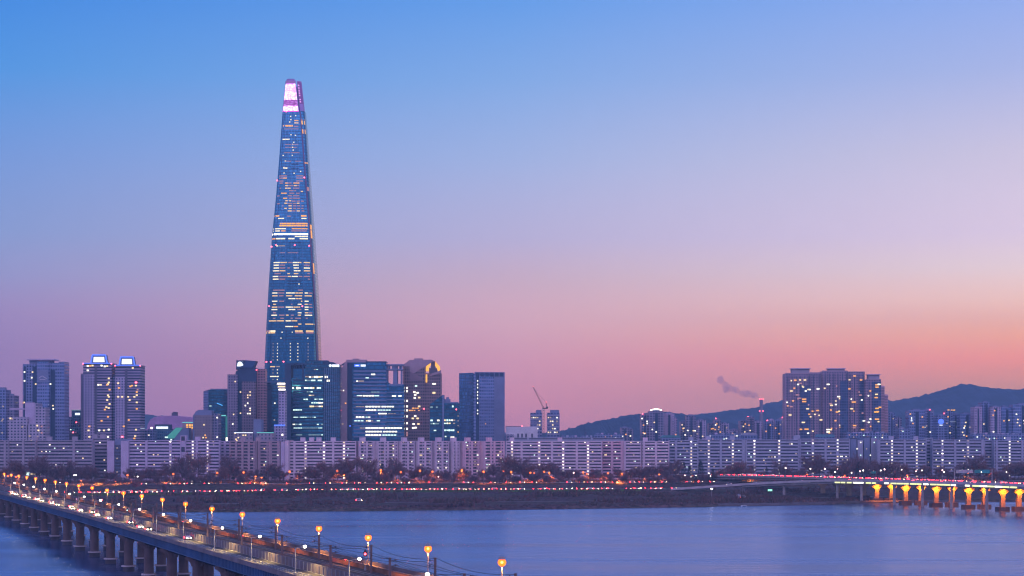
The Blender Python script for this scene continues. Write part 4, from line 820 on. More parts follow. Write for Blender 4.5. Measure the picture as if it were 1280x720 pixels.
# a lower, far row filling the gaps between the towers
for (a, c, y, l) in ((700, 745, 546, 'low bluish roofs behind the slab below the crane'), (743, 778, 543, 'low bluish rooftops before the foot of the low hill'), (1124, 1138, 536, 'low blue block in the gap before the slate signed tower'), (1058, 1110, 541, 'low dark rooftops before the clustered towers'), (16, 30, 540, 'low dark block filling the gap beside the stepped white block'), (176, 192, 538, 'low dark rooftops beside the mesh dome'), (640, 664, 540, 'low grey rooftops behind the white hall'), (1216, 1290, 543, 'low dark rooftops under the far ridge towers'), (886, 930, 543, 'low dark rooftops before the joined towers')):
    b = Bld('low_block', l, a, c, 2160, 'building'); b.box('wall', F_BLUE, a, c, y, None, 0, 24)
    k = 0; x = a + 2
    while x < c - 4:
        b.box('roof_housing', rnd.choice([wall_m['slate'], wall_m['blue'], wall_m['lilac']]), x, x + rnd.uniform(2, 5), y - rnd.uniform(1, 2.4), y, 3, 14); x += rnd.uniform(5, 9)
    for k in range(int((c - a) / 6)): b.lit(rnd.choice(['dim', 'white', 'cool', 'rose']), rnd.uniform(a + 1, c - 1), y + rnd.uniform(1.5, 6), 1.4, 1.2, -0.1)
# ------------------------------------------------------------------ the tapering skyscraper
LIT['pale'] = emit('lit_pale', (1.0, 0.84, 0.55), 1.7); LIT['amber'] = emit('lit_amber', (1.0, 0.60, 0.26), 1.3)
def skyscraper():
    Y = 2650
    b = Bld('skyscraper', 'very tall tapering blue glass skyscraper with a glowing pink lantern crown', 333, 401, Y, 'skyscraper')
    LE = [(104, 357.8), (140, 354), (200, 350), (250, 346), (300, 341.2), (350, 338), (400, 335.2), (450, 333), (500, 331.4), (552, 330.6), (600, 330.4)]
    RE = [(104, 377.6), (140, 382), (200, 386.2), (250, 389.6), (300, 393.2), (350, 396.4), (400, 399), (450, 400.4), (500, 401.6), (552, 402.2), (600, 402.4)]
    yb = HY + (CAMZ - GZ) * F / Y
    def wid(y): return b.X(interp(LE, y)), b.X(interp(RE, y))
    def section(y, inset=0.0, n=40):
        x0, x1 = wid(y); c = (x0 + x1) / 2; a = (x1 - x0) / 2 - inset
        pts = []
        for i in range(n):
            t = 2 * math.pi * i / n
            ct, st = math.cos(t), math.sin(t)
            r = 1 / (abs(ct) ** 5 + abs(st) ** 5) ** (1 / 5)
            px, py = r * ct, r * st
            pts.append((c + a * px, a * py, b.Z(y)))
        return pts
    def front(x, y):                     # depth of the glass at local x, row y
        x0, x1 = wid(y); c = (x0 + x1) / 2; a = (x1 - x0) / 2
        u = min(0.985, abs(x - c) / a)
        return -a * (1 - u ** 5) ** 0.2
    ys = [yb] + list(range(580, 141, -8)) + [141]
    body = MB().loft([section(y) for y in ys]).build('glass_wall', facade('skyscraper_glass', (0.03, 0.10, 0.18), (0.03, 0.18, 0.29), 1.5, 4.2, 0.84, 0.7, gmetal=0.9, grough=0.13, wmetal=0.8, wrough=0.25, var=0.22), b.root, smooth=False)
    # open seam up one corner, its shade put in as a dark strip
    def ribbon(name, m, xs_, y0, y1, off=0.25, step=6, thick=0.5, parent=None):
        rings = []
        n = max(1, int(abs(y1 - y0) / step))
        for i in range(n + 1):
            y = y0 + (y1 - y0) * i / n
            xa, xb = b.X(xs_(y)[0]), b.X(xs_(y)[1])
            za = b.Z(y); fa_, fb_ = front(xa, y) - off, front(xb, y) - off
            rings.append([(xa, fa_, za), (xb, fb_, za), (xb, fb_ + thick, za), (xa, fa_ + thick, za)])
        return MB().loft(rings).build(name, m, parent or b.root)
    SE = [(104, 371.4), (141, 376), (200, 381), (290, 389), (390, 396.4), (470, 399.4), (552, 401)]
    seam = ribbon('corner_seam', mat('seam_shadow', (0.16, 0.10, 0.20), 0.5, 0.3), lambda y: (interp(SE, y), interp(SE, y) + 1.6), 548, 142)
    # lantern: two curved shells with an open slit between them
    def shell(name, xa, xb, y0, y1, m, off, thick, n=8, parent=None, k=6):
        rings = []
        for i in range(n + 1):
            y = y0 + (y1 - y0) * i / n
            A_, B_ = b.X(interp(xa, y)), b.X(interp(xb, y))
            f_ = []; g = []
            for j in range(k + 1):
                x = A_ + (B_ - A_) * j / k
                f_.append((x, front(x, y) - off, b.Z(y))); g.append((x, front(x, y) - off + thick, b.Z(y)))
            rings.append(f_ + g[::-1])
        return MB().loft(rings).build(name, m, parent or b.root)
    lm = mat('lantern_lilac', (0.35, 0.22, 0.50), 0.4, 0.2)
    core = MB().loft([section(y, 3.0) for y in (141, 130, 120, 110)]).build('lantern_core', mat('lantern_core', (0.30, 0.18, 0.42), 0.5), b.root)
    XA = [(100, 357.4), (104, 357.6), (141, 354.2)]; XB = [(100, 370.6), (104, 370.8), (141, 375.4)]; XC = [(102, 372.0), (141, 376.6)]; XD = [(102, 377.4), (141, 381.9)]
    mainsh = shell('lantern_shell', XA, XB, 141.0, 102.5, lm, 0.3, 1.5)
    sidesh = shell('lantern_shell', XC, XD, 141.0, 103.2, lm, 0.3, 1.5)
    cap = shell('shell_cap', [(100, 360), (104, 358.4)], [(100, 369), (104, 370.6)], 102.5, 100.4, lm, 0.2, 1.4, n=2, parent=mainsh)
    def glow(name, c, s, nz):
        m = bpy.data.materials.new(name); m.use_nodes = True; t = m.node_tree; t.nodes.clear()
        o = N(t, 'ShaderNodeTexCoord'); mp = N(t, 'ShaderNodeMapping'); mp.inputs['Scale'].default_value = (0.22, 0.0, 0.30); link(t, o.outputs['Object'], mp.inputs[0])
        v = N(t, 'ShaderNodeTexVoronoi', feature='DISTANCE_TO_EDGE'); v.inputs['Scale'].default_value = 1.0; link(t, mp.outputs[0], v.inputs[0])
        e = N(t, 'ShaderNodeEmission'); link(t, ramp(t, v.outputs[0], [(0.02, (c[0] * (1 - nz), c[1] * (1 - nz) * 0.3, c[2] * (1 - nz))), (0.2, c)]), e.inputs[0]); e.inputs[1].default_value = s
        out = N(t, 'ShaderNodeOutputMaterial'); link(t, e.outputs[0], out.inputs[0]); m.cycles.emission_sampling = 'NONE'; return m
    hotp = glow('lantern_white_light', (1.0, 0.70, 1.0), 2.8, 0.3); midp = glow('lantern_pink_light', (0.80, 0.28, 0.95), 1.0, 0.6)
    ins = lambda T, d: [(y, x + d) for y, x in T]
    for (y0, y1, m) in ((141, 134.6, hotp), (134.4, 127.2, midp), (126.8, 106.6, hotp)): shell('lit_band', ins(XA, 0.9), ins(XB, -0.8), y0, y1, m, 0.6, 0.25, n=2, parent=mainsh)
    shell('lit_band', ins(XA, 0.4), ins(XB, -0.3), 142.0, 141.1, emit('magenta_line', (1.0, 0.10, 0.75), 1.6), 0.7, 0.3, n=1, parent=mainsh)
    shell('lit_band', ins(XA, 0.8), ins(XB, -0.8), 106.2, 102.9, emit('lilac_dim', (0.42, 0.18, 0.62), 0.75), 0.6, 0.2, n=1, parent=mainsh)
    shell('lit_band', ins(XC, 0.4), ins(XD, -0.4), 132, 104.5, emit('violet_dim', (0.36, 0.12, 0.62), 0.55), 0.5, 0.2, n=3, parent=sidesh)
    for y in (108, 111.5, 115, 118, 121, 126, 129): shell('lit_band', ins(XC, 0.9), ins(XC, 2.4), y + 1.3, y, LIT['pink'], 0.7, 0.2, n=1, parent=sidesh)
    # lit office floors, row by row
    rows = []
    def R_(y, *seg, h=0.62):
        for x0, x1, k in seg: rows.append((y, x0, x1, {'white': 'pale', 'warm': 'amber'}.get(k, k), h))
    def C2(y, k, *xs_): R_(190 + y / 6.54, *[(320 + a / 6.54, 320 + c / 6.54, k) for a, c in xs_])
    R_(153.2, (369.4, 374.8, 'orange')); R_(156.2, (369.4, 374.8, 'warm')); R_(159.8, (355.4, 368, 'orange'), h=1.0); R_(160.5, (369.4, 374.6, 'rose')); R_(163.7, (357, 375, 'rose'), h=0.4); R_(176.7, (355.2, 364, 'white')); R_(183.3, (358, 366, 'rose'), (367, 375, 'rose'), h=0.4); R_(186.8, (358.5, 373, 'rose'), h=0.4); R_(193.6, (357, 365, 'rose'), (366, 376.5, 'rose'), h=0.4)
    for x, y in ((365, 148), (371.5, 147), (365.5, 152), (364, 155), (365.8, 171), (371.2, 171.8), (369.2, 180.5), (367.8, 183.2), (367.8, 186.8), (368.6, 190.2), (356.2, 197), (367.4, 197), (359, 204), (357.4, 212), (360.5, 213), (357.5, 219), (370, 219.3), (378, 217)): R_(y, (x - 0.7, x + 0.7, 'white'))
    R_(204.2, (359, 366, 'rose'), (371, 378.5, 'rose'), h=0.4)
    R_(212.8, (356.5, 361.5, 'white'))
    C2(213, 'rose', (205, 268), (345, 400)); C2(231, 'rose', (205, 235), (345, 400)); C2(231, 'orange', (236, 268),); C2(255, 'rose', (205, 240), (345, 400)); C2(272, 'orange', (255, 280), (322, 370)); C2(272, 'rose', (210, 236), (284, 306)); C2(293, 'warm', (255, 280), (325, 350)); C2(293, 'rose', (285, 318), (352, 368)); C2(314, 'warm', (255, 300),); C2(314, 'rose', (320, 370), (210, 222)); C2(334, 'rose', (288, 322), (330, 345)); C2(340, 'warm', (382, 400),); C2(355, 'orange', (222, 268),); C2(355, 'rose', (290, 330), (345, 372)); C2(376, 'rose', (278, 312), (320, 370), (188, 210)); C2(396, 'orange', (238, 272),); C2(396, 'rose', (285, 315), (320, 375)); C2(417, 'warm', (258, 280), (290, 305)); C2(420, 'rose', (310, 340), (350, 375), (385, 408)); C2(437, 'warm', (250, 275), (350, 372)); C2(440, 'rose', (280, 310), (318, 342), (190, 212)); C2(458, 'warm', (284, 310),); C2(458, 'rose', (230, 242), (320, 345), (352, 375), (390, 405)); C2(479, 'warm', (250, 270), (285, 310)); C2(479, 'rose', (322, 345), (355, 378), (388, 405)); C2(500, 'warm', (278, 310), (350, 376)); C2(500, 'rose', (316, 340), (390, 412))
    R_(272.6, (345.8, 352, 'orange'), (378.8, 385.6, 'orange'), h=1.0); R_(273, (362, 366.2, 'rose')); R_(275.8, (350.5, 358, 'white'), (379.5, 385.6, 'white'))
    R_(282.2, (353, 372, 'orange'), (372.4, 387, 'orange'), h=0.9); R_(284.8, (352.4, 370, 'gold'), (370.4, 387, 'orange'), h=0.9); R_(288.6, (344.4, 360.4, 'white'), (367.5, 387, 'orange')); R_(291.4, (344.4, 353, 'white'), (354.4, 360, 'orange'), (367, 386, 'rose')); R_(295.4, (343, 365, 'hot'), (365, 387.6, 'hot'), h=0.9); R_(298.2, (371.6, 387.6, 'white')); R_(301, (343, 347.6, 'orange'), (348.2, 359.8, 'white'), (363.6, 371.2, 'white'), (377.6, 387.6, 'white'), h=0.8); R_(310, (348.8, 351, 'white'), (352, 359.6, 'dim')); R_(318.6, (353, 359.6, 'rose'), (363, 376, 'rose'), h=0.35)
    def C3(y, *xs_): R_(y, *[(320 + a / 6.54, 320 + c / 6.54, k) for a, c, k in xs_])
    C3(330.7, (165, 220, 'white'), (222, 275, 'warm'), (285, 318, 'rose'), (322, 372, 'white'), (374, 392, 'warm'), (410, 460, 'warm')); C3(334, (165, 210, 'white'), (215, 260, 'rose'), (325, 370, 'white'), (412, 458, 'rose')); C3(337.5, (165, 212, 'white'), (218, 262, 'rose'), (280, 300, 'rose'), (330, 372, 'white'), (412, 460, 'white')); C3(341, (160, 210, 'white'), (214, 264, 'warm'), (332, 385, 'white'), (412, 462, 'warm')); C3(344.5, (175, 225, 'rose'), (280, 300, 'warm'), (332, 368, 'warm'), (440, 458, 'rose')); C3(348, (160, 205, 'white'), (208, 275, 'rose'), (282, 310, 'warm'), (314, 366, 'white'), (370, 400, 'rose'), (412, 460, 'rose')); C3(351.3, (160, 208, 'white'), (215, 262, 'rose'), (445, 460, 'rose')); R_(357.5, (376.5, 378, 'white')); C3(365, (165, 258, 'rose'), (365, 405, 'rose'))
    C3(368.5, (155, 200, 'white'), (205, 256, 'rose'), (270, 340, 'white'), (345, 405, 'warm'), (420, 446, 'white'), (450, 480, 'rose')); C3(372, (155, 202, 'warm'), (212, 250, 'rose'), (270, 320, 'warm'), (340, 400, 'warm'), (420, 475, 'warm')); C3(375.5, (290, 345, 'white'), (350, 398, 'warm')); C3(378.7, (155, 200, 'white'), (215, 255, 'rose'), (390, 402, 'warm'), (420, 452, 'white')); C3(382.5, (165, 190, 'warm'), (310, 322, 'rose'), (365, 395, 'white'), (420, 445, 'warm'), (450, 478, 'rose')); C3(386, (155, 200, 'warm'), (205, 256, 'rose'), (268, 325, 'white'), (330, 385, 'warm'), (420, 452, 'white'), (456, 482, 'rose')); C3(389, (150, 200, 'white'), (290, 345, 'white'), (362, 395, 'rose'), (420, 450, 'white')); C3(393, (165, 190, 'rose'), (366, 395, 'white'), (422, 450, 'warm'), (454, 480, 'rose')); C3(396, (150, 198, 'white'), (215, 258, 'rose'), (270, 292, 'warm'), (310, 335, 'rose'), (366, 392, 'warm'), (420, 480, 'white')); C3(399.8, (165, 185, 'rose'), (225, 255, 'rose'), (308, 325, 'rose'), (345, 392, 'rose'), (430, 446, 'rose')); C3(403, (130, 190, 'warm'), (195, 255, 'warm'), (268, 310, 'white'), (314, 362, 'warm')); C3(407, (368, 395, 'warm'), (426, 496, 'warm')); C3(410, (266, 330, 'white'), (335, 368, 'orange'))
    R_(415.6, (335.6, 341, 'rose'), (341, 348.4, 'white'), (372.6, 382, 'warm'), (386, 395, 'warm'), h=0.9); R_(417.6, (336, 348, 'warm'), (373, 383, 'rose'), (386, 395, 'rose'), h=0.8); R_(417, (356, 357.4, 'white'), (368.4, 369.6, 'white')); R_(424.4, (354.8, 356, 'white'), (387.6, 389, 'white'))
    for i in range(6):
        for x in (345.6, 351, 367, 376.2, 388.8): R_(431.2 + 4.0 * i, (x - 0.55, x + 0.55, 'white' if x in (351, 367, 376.2) else 'dim'))
    R_(459.5, (342, 348, 'warm'), (349, 354, 'dim')); R_(471.6, (342, 352.8, 'white'))
    for y in (463.4, 467.4, 475.4, 479): R_(y, (345, 346.2, 'dim'), (350.5, 351.7, 'white'), (366.4, 367.4, 'white'))
    def piece(mb_, y, x0, x1, h):
        xa, xb = b.X(x0), b.X(x1); n = max(2, int((xb - xa) / 5) + 1); hh = h * Y / F
        rings = []
        for i in range(n + 1):
            x = xa + (xb - xa) * i / n; d = front(x, y) - 0.16; z = b.Z(y)
            rings.append([(x, d, z - hh), (x, d, z + hh), (x, d + 0.12, z + hh), (x, d + 0.12, z - hh)])
        return mb_.loft(rings)
    rows.sort(key=lambda r: -(r[2] - r[1]) * r[4])
    rest = {}
    for i, (y, x0, x1, k, h) in enumerate(rows):
        if i < 99: piece(MB(), y, x0, x1, h).build('lit_floor', LIT[k], b.root)
        else: rest.setdefault(k, MB()); piece(rest[k], y, x0, x1, h)
    me = MB(); mats = []
    for k, m in rest.items():
        st = len(me.f); me.add(m.v, m.f); mats.append((k, st, len(me.f)))
    o = me.build('lit_floor_rest', None, b.root); struct(o, 'stuff')
    for i, (k, st, en) in enumerate(mats):
        o.data.materials.append(LIT[k])
        for p in list(o.data.polygons)[st:en]: p.material_index = i
    # dark machine floors, vertical ribs and glowing strips for the orange reflections on the side
    for y0, x0, x1 in ((208, 366, 376), (213, 366, 376), (306, 365, 379), (313, 364, 379), (354, 363, 380), (357, 363, 380), (422, 362, 383), (426, 361, 383)): piece(MB(), y0, x0, x1, 0.55).build('machine_floor_louvre', wall_m['navy'], b.root)
    for frac in (0.12, 0.26, 0.40, 0.54, 0.68, 0.80):
        ribbon('glass_rib', G_BLUE, lambda y, q=frac: (interp(LE, y) + (interp(SE, y) - interp(LE, y)) * q, interp(LE, y) + (interp(SE, y) - interp(LE, y)) * q + 0.3), 548, 143, 0.3, 8, 0.6)
    for y0, y1, k in ((153, 158, 'gold'), (164, 169.4, 'orange'), (205, 207, 'orange'), (236, 241, 'rose'), (283, 289, 'orange'), (290, 300, 'orange'), (331, 344, 'orange'), (415, 419, 'orange'), (152, 151, 'rose')):
        ribbon('side_reflection', LIT[k], lambda y: (interp(SE, y) + 1.4, interp(RE, y) - 0.7), y1, y0, 0.5, 3, 0.3)
    for x, y in ((342.2, 310.4), (348.4, 308.8), (371.6, 309), (389.2, 309.6), (340, 384.6), (381.5, 385), (337, 453.6), (342.8, 453.6), (358.7, 453.4), (359.6, 141.8), (382.6, 224.6), (348.4, 227.6)):
        xx = b.X(x); MB().ball((xx, front(xx, y) - 0.7, b.Z(y)), 1.0, 8, 5).build('warning_light', LIT['red'], b.root)
skyscraper()

# ------------------------------------------------------------------ railway bridge with roads on both sides
TH = math.atan(885 / F); SN, CS = math.sin(TH), math.cos(TH)
def deck_z(Y): return interp([(300, 20.6), (900, 20.4), (1400, 18.2), (1800, 15.5)], Y)
def BR(L, Y, z=0.0):
    """point on the bridge: L metres across, at distance Y, z above the deck"""
    return Vector((L / CS - Y * math.tan(TH), Y, deck_z(Y) + z))
def along(L0, L1, z0, z1, Y0, Y1, step=14.0, below=None):
    """a long bar following the bridge"""
    rings = []; n = max(1, int((Y1 - Y0) / step))
    for i in range(n + 1):
        Y = Y0 + (Y1 - Y0) * i / n
        rings.append([tuple(BR(L, Y, z)) for L, z in ((L0, z0), (L1, z0), (L1, z1), (L0, z1))])
    return MB().loft([r for r in rings])
Y0B, Y1B = 330.0, 1640.0
rb = thing('railway_bridge', 'long railway and road bridge on round piers with a blue steel side girder', 'bridge', tuple(BR(142, 800, -deck_z(800))))
RO = rb.location
def rpart(m_, name, material, parent=None):
    m_.v = [(x - RO.x, y - RO.y, z - RO.z) for x, y, z in m_.v]
    return m_.build(name, material, parent or rb)
blue_steel = mat('blue_bridge_paint', (0.012, 0.065, 0.17), 0.45, 0.0, var=0.3, scale=0.08)
pier_m = mat('pier_concrete', (0.10, 0.07, 0.072), 0.85, var=0.3, scale=0.2, bump=0.15)
dark_stone = mat('wet_concrete', (0.05, 0.045, 0.055), 0.7, var=0.3)
pale_m = mat('pale_concrete', (0.42, 0.38, 0.40), 0.8, var=0.2)
deckp = rpart(along(127, 157.5, -0.8, 0.0, Y0B, Y1B), 'deck', mat('worn_asphalt', (0.055, 0.05, 0.052), 0.7, var=0.25, scale=0.3))
KB = mat('kerb_concrete', (0.15, 0.13, 0.14), 0.85, var=0.3); rpart(along(126.4, 127.6, -1.2, 0.15, Y0B, Y1B), 'kerb_beam', KB); rpart(along(156.6, 158.2, -1.2, 0.15, Y0B, Y1B), 'kerb_beam', KB)
rg = []; k = 0; Y = Y0B
while Y < Y1B:                                        # ribbed steel plate
    for dY, o_ in ((0.0, 0.0), (1.5, 0.0), (1.6, -0.28), (1.9, -0.28)): rg.append([tuple(BR(L, Y + dY, z)) for L, z in ((128.2 + o_, -4.4), (129.0, -4.4), (129.0, -0.82), (128.2 + o_, -0.82))])
    Y += 2.0
g = rpart(MB().loft(rg), 'side_girder', blue_steel); rpart(along(154.5, 155.3, -4.4, -0.82, Y0B, Y1B), 'side_girder', blue_steel); rpart(along(136, 148, -3.4, -0.82, Y0B, Y1B), 'box_girder', blue_steel)
rpart(along(127.8, 129.4, -4.7, -4.42, Y0B, Y1B), 'girder_flange', blue_steel, g)
bk = MB(); Y = Y0B + 2
while Y < 1000:
    p = BR(129.4, Y, -5.4); q = BR(147, Y, -5.4); bk.tube(p, q, 0.45, n=4); Y += 4.2
rpart(bk, 'cross_beams', dark_m)
# parapets, barriers and track bed
rl_ = MB()
for z in (0.55, 1.05): rl_.loft([[tuple(BR(L, y, zz)) for L, zz in ((126.9, z), (127.05, z), (127.05, z + 0.09), (126.9, z + 0.09))] for y in range(int(Y0B), int(Y1B), 20)])
y = Y0B
while y < 1050: p = BR(126.98, y, 0.1); rl_.box(p.x - 0.06, p.x + 0.06, p.y - 0.06, p.y + 0.06, p.z, p.z + 1.05); y += 1.7
rpart(rl_, 'railing', steel_m)
wallm = mat('noise_panel', (0.14, 0.11, 0.13), 0.5, 0.0, var=0.25, scale=0.12)
nw = rpart(along(134.4, 134.7, 0.0, 2.3, Y0B, Y1B), 'noise_wall', wallm); po = MB(); y = Y0B
while y < 1100: p = BR(134.3, y, 0); po.box(p.x - 0.09, p.x + 0.09, p.y - 0.09, p.y + 0.09, p.z, p.z + 2.4); y += 4
rpart(po, 'wall_posts', steel_m, nw); rpart(along(134.35, 134.75, 2.32, 2.46, Y0B, Y1B), 'top_rail', KB, nw)
def _panel():
    m = bpy.data.materials.new('frosted_panel'); m.use_nodes = True; t = m.node_tree; t.nodes.clear()
    o = N(t, 'ShaderNodeTexCoord'); n = N(t, 'ShaderNodeTexNoise'); n.inputs['Scale'].default_value = 0.15; n.inputs['Detail'].default_value = 5; link(t, o.outputs['Object'], n.inputs[0])
    k = ramp(t, n.outputs[0], [(0.3, (0.34, 0.22, 0.17)), (0.7, (0.60, 0.42, 0.34))])
    d = N(t, 'ShaderNodeBsdfDiffuse'); r_ = N(t, 'ShaderNodeBsdfTranslucent'); mx = N(t, 'ShaderNodeMixShader'); mx.inputs[0].default_value = 0.75
    link(t, k, d.inputs[0]); link(t, k, r_.inputs[0]); link(t, d.outputs[0], mx.inputs[1]); link(t, r_.outputs[0], mx.inputs[2])
    out = N(t, 'ShaderNodeOutputMaterial'); link(t, mx.outputs[0], out.inputs[0]); return m
clear_panel = _panel()
fw = rpart(along(149.6, 149.7, 0.0, 1.7, Y0B, Y1B), 'noise_wall', clear_panel); rpart(along(149.5, 149.8, 1.72, 1.84, Y0B, Y1B), 'top_rail', KB, fw)
rpart(along(157.2, 157.4, 0.16, 1.3, Y0B, Y1B), 'parapet', KB)
rpart(along(135.0, 149.4, 0.0, 0.45, Y0B, Y1B), 'track_bed', mat('track_ballast', (0.07, 0.055, 0.055), 0.95, var=0.4, scale=1.5))
for L in (138.2, 139.64, 144.2, 145.64): rpart(along(L, L + 0.09, 0.46, 0.62, Y0B, Y1B), 'rail', steel_m)
mk = MB()
for L in (127.9, 133.9, 150.6, 156.2): mk.loft([[tuple(BR(l, y, 0.012)) for l in (L, L + 0.14)] + [tuple(BR(l, y, 0.006)) for l in (L + 0.14, L)] for y in range(int(Y0B), int(Y1B), 20)])
for L in (131, 153.5):
    y = Y0B
    while y < 1300: mk.loft([[tuple(BR(l, yy, 0.012)) for l in (L, L + 0.13)] + [tuple(BR(l, yy, 0.006)) for l in (L + 0.13, L)] for yy in (y, y + 4)]); y += 9
rpart(mk, 'road_markings', paint)
for k in range(26):
    Yk = 1265.5 - 46.8 * (k - 6)
    if Yk < 390: break
    for row, A_, dY in ((0, 131.3, 0), (1, 145.5, 5.0)):
        c = BR(A_, Yk + dY, 0); top = c.z - 4.72; gz0 = -2.0 if Yk < 1385 else 3.0
        pr_ = MB().lathe([(2.05, gz0), (2.0, top - 2.6), (2.1, top - 2.2), (2.1, top - 0.1)], 18, (c.x, c.y, 0)); p_ = rpart(pr_, 'pier', pier_m)
        a = BR(A_ - 4.0, Yk + dY); e = BR(A_ + 4.0, Yk + dY); ux = (e - a).normalized(); ux.z = 0; wy = Vector((-ux.y, ux.x, 0))
        hm = MB(); vs = []
        prof = [(-4.2, top), (-4.2, top - 0.9), (-3.4, top - 1.2), (-2.5, top - 2.0), (-2.05, top - 3.4), (2.05, top - 3.4), (2.5, top - 2.0), (3.4, top - 1.2), (4.2, top - 0.9), (4.2, top)]
        n = len(prof); cc = Vector((c.x, c.y, 0))
        for s in (-1.6, 1.6): vs += [tuple(cc + ux * u + wy * s + Vector((0, 0, z))) for u, z in prof]
        hm.add(vs, [tuple(range(n)), tuple(range(2 * n - 1, n - 1, -1))] + [(i, n + i, n + (i + 1) % n, (i + 1) % n) for i in range(n)])
        rpart(hm, 'pier_cap', pier_m, p_)
        zr = 2.6 if gz0 < 0 else gz0 + 2.6
        rpart(MB().lathe([(2.5, gz0), (2.5, zr - 0.62)], 20, (c.x, c.y, 0)), 'pier_base', dark_stone, p_); rpart(MB().lathe([(3.1, zr - 0.6), (3.15, zr - 0.1), (3.0, zr), (2.1, zr + 0.02)], 20, (c.x, c.y, 0)), 'base_slab', pale_m, p_)

# lamps -------------------------------------------------------------

def glow_shell(name, c, s, fac):
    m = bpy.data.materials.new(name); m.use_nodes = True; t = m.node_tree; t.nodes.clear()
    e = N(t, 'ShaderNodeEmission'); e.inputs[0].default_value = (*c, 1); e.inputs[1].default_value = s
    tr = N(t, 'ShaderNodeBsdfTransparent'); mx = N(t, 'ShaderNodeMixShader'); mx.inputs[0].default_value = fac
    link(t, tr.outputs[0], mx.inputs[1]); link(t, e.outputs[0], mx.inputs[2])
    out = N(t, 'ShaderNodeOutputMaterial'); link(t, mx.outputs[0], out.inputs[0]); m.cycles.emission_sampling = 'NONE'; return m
SOD = glow_shell('sodium_glow', (1.0, 0.13, 0.004), 4.0, 0.72); SODW = glow_shell('sodium_glow_far', (1.0, 0.13, 0.005), 3.2, 0.66)  # emissive shell imitates the orange glow around each bulb
BULB = emit('sodium_bulb', (1.0, 0.36, 0.06), 30.0, True); BULBF = emit('sodium_bulb_far', (1.0, 0.30, 0.05), 14.0, True); WHL = emit('white_lamp', (1.0, 0.90, 0.70), 26.0); WHF = emit('white_far', (1.0, 0.90, 0.82), 9.0, True); PKF = emit('rose_far', (1.0, 0.55, 0.55), 8.0, True)
lamp_steel = mat('lamp_post_steel', (0.30, 0.27, 0.28), 0.5, 0.4)
def lamp(label, cat, height, bulb, r, group, name='street_lamp', arm=(0, 0), post=lamp_steel, pr=0.14, light=None):
    t = thing(name, label, cat, (0, 0, 0), 0, group)
    MB().tube((0, 0, 0), (0, 0, height), pr * 1.3, pr * 0.8, 8).build('post', post, t)
    ax, ay_ = arm
    if ax or ay_: MB().tube((0, 0, height - 0.1), (ax, ay_, height + 0.35), pr * 0.6, pr * 0.5, 6).build('arm', post, t)
    h = MB().lathe([(0.02, r * 1.5), (r * 0.6, r * 1.35), (r * 0.9, r * 0.85), (r * 0.9, r * 0.7)], 10, (ax, ay_, height + (0.3 if ax or ay_ else 0))).build('lamp_housing', post, t)
    MB().ball((ax, ay_, height + (0.3 if ax or ay_ else 0)), r, 12, 8).build('glow_globe', bulb, t)
    if light and bulb in (SOD, SODW): MB().ball((ax, ay_, height + (0.3 if ax or ay_ else 0)), r * 0.32, 10, 7).build('bulb', BULB if bulb is SOD else BULBF, t)
    MB().lathe([(pr * 2.4, 0), (pr * 2.4, 0.4), (pr * 1.4, 0.5)], 8).build('base_collar', post, t)
    if light:
        ld = bpy.data.lights.new('lamp_light', 'SPOT'); ld.energy = light[0]; ld.color = light[1]; ld.spot_size = math.radians(150); ld.spot_blend = 0.6; ld.shadow_soft_size = 0.4
        lo = bpy.data.objects.new('lamp_light', ld); C.objects.link(lo); lo.parent = t; lo.location = (ax, ay_, height - r - 0.1)
    return proto(t)
ux_ = Vector((CS, SN, 0))            # across the bridge
def order(i, n): return 'nearest' if i == 0 else 'farthest' if i == n - 1 else None
used_label = {}
def uniq(t): return t
NUM = ['first', 'second', 'third', 'fourth', 'fifth', 'sixth', 'seventh', 'eighth', 'ninth', 'tenth', 'eleventh', 'twelfth', 'thirteenth', 'fourteenth', 'fifteenth', 'sixteenth', 'seventeenth', 'eighteenth', 'nineteenth', 'twentieth', 'twenty first', 'twenty second', 'twenty third', 'twenty fourth']
ORL = lamp('orange glowing street lamp at the far edge of the railway bridge', 'street lamp', 8.2, SOD, 1.0, 'orange lamps along the far edge of the railway bridge', light=(42000, (1.0, 0.36, 0.06)))
for i in range(24):
    Yk = 441.5 + 52.3 * i
    L = 153.9 + 0.6
    o = ORL if i == 0 else dup(ORL, (0, 0, 0))
    p = BR(L + 1.8, Yk, 0.15); o.location = p
    o['label'] = f'{NUM[i]} orange lamp on the far edge of the railway bridge from the near end'
WL = lamp('white lamp', 'street lamp', 7.4, WHL, 0.42, 'white lamps along the near edge of the railway bridge', arm=(2.7 * CS, 2.7 * SN), post=steel_m, pr=0.16, light=(11000, (1.0, 0.66, 0.22)))
for i in range(17):
    Yk = 412 + 50.6 * i
    o = WL if i == 0 else dup(WL, (0, 0, 0))
    o.location = BR(127.9, Yk, 0.0); o['label'] = f'{NUM[i]} white arm lamp on the near edge of the railway bridge, from the near end'
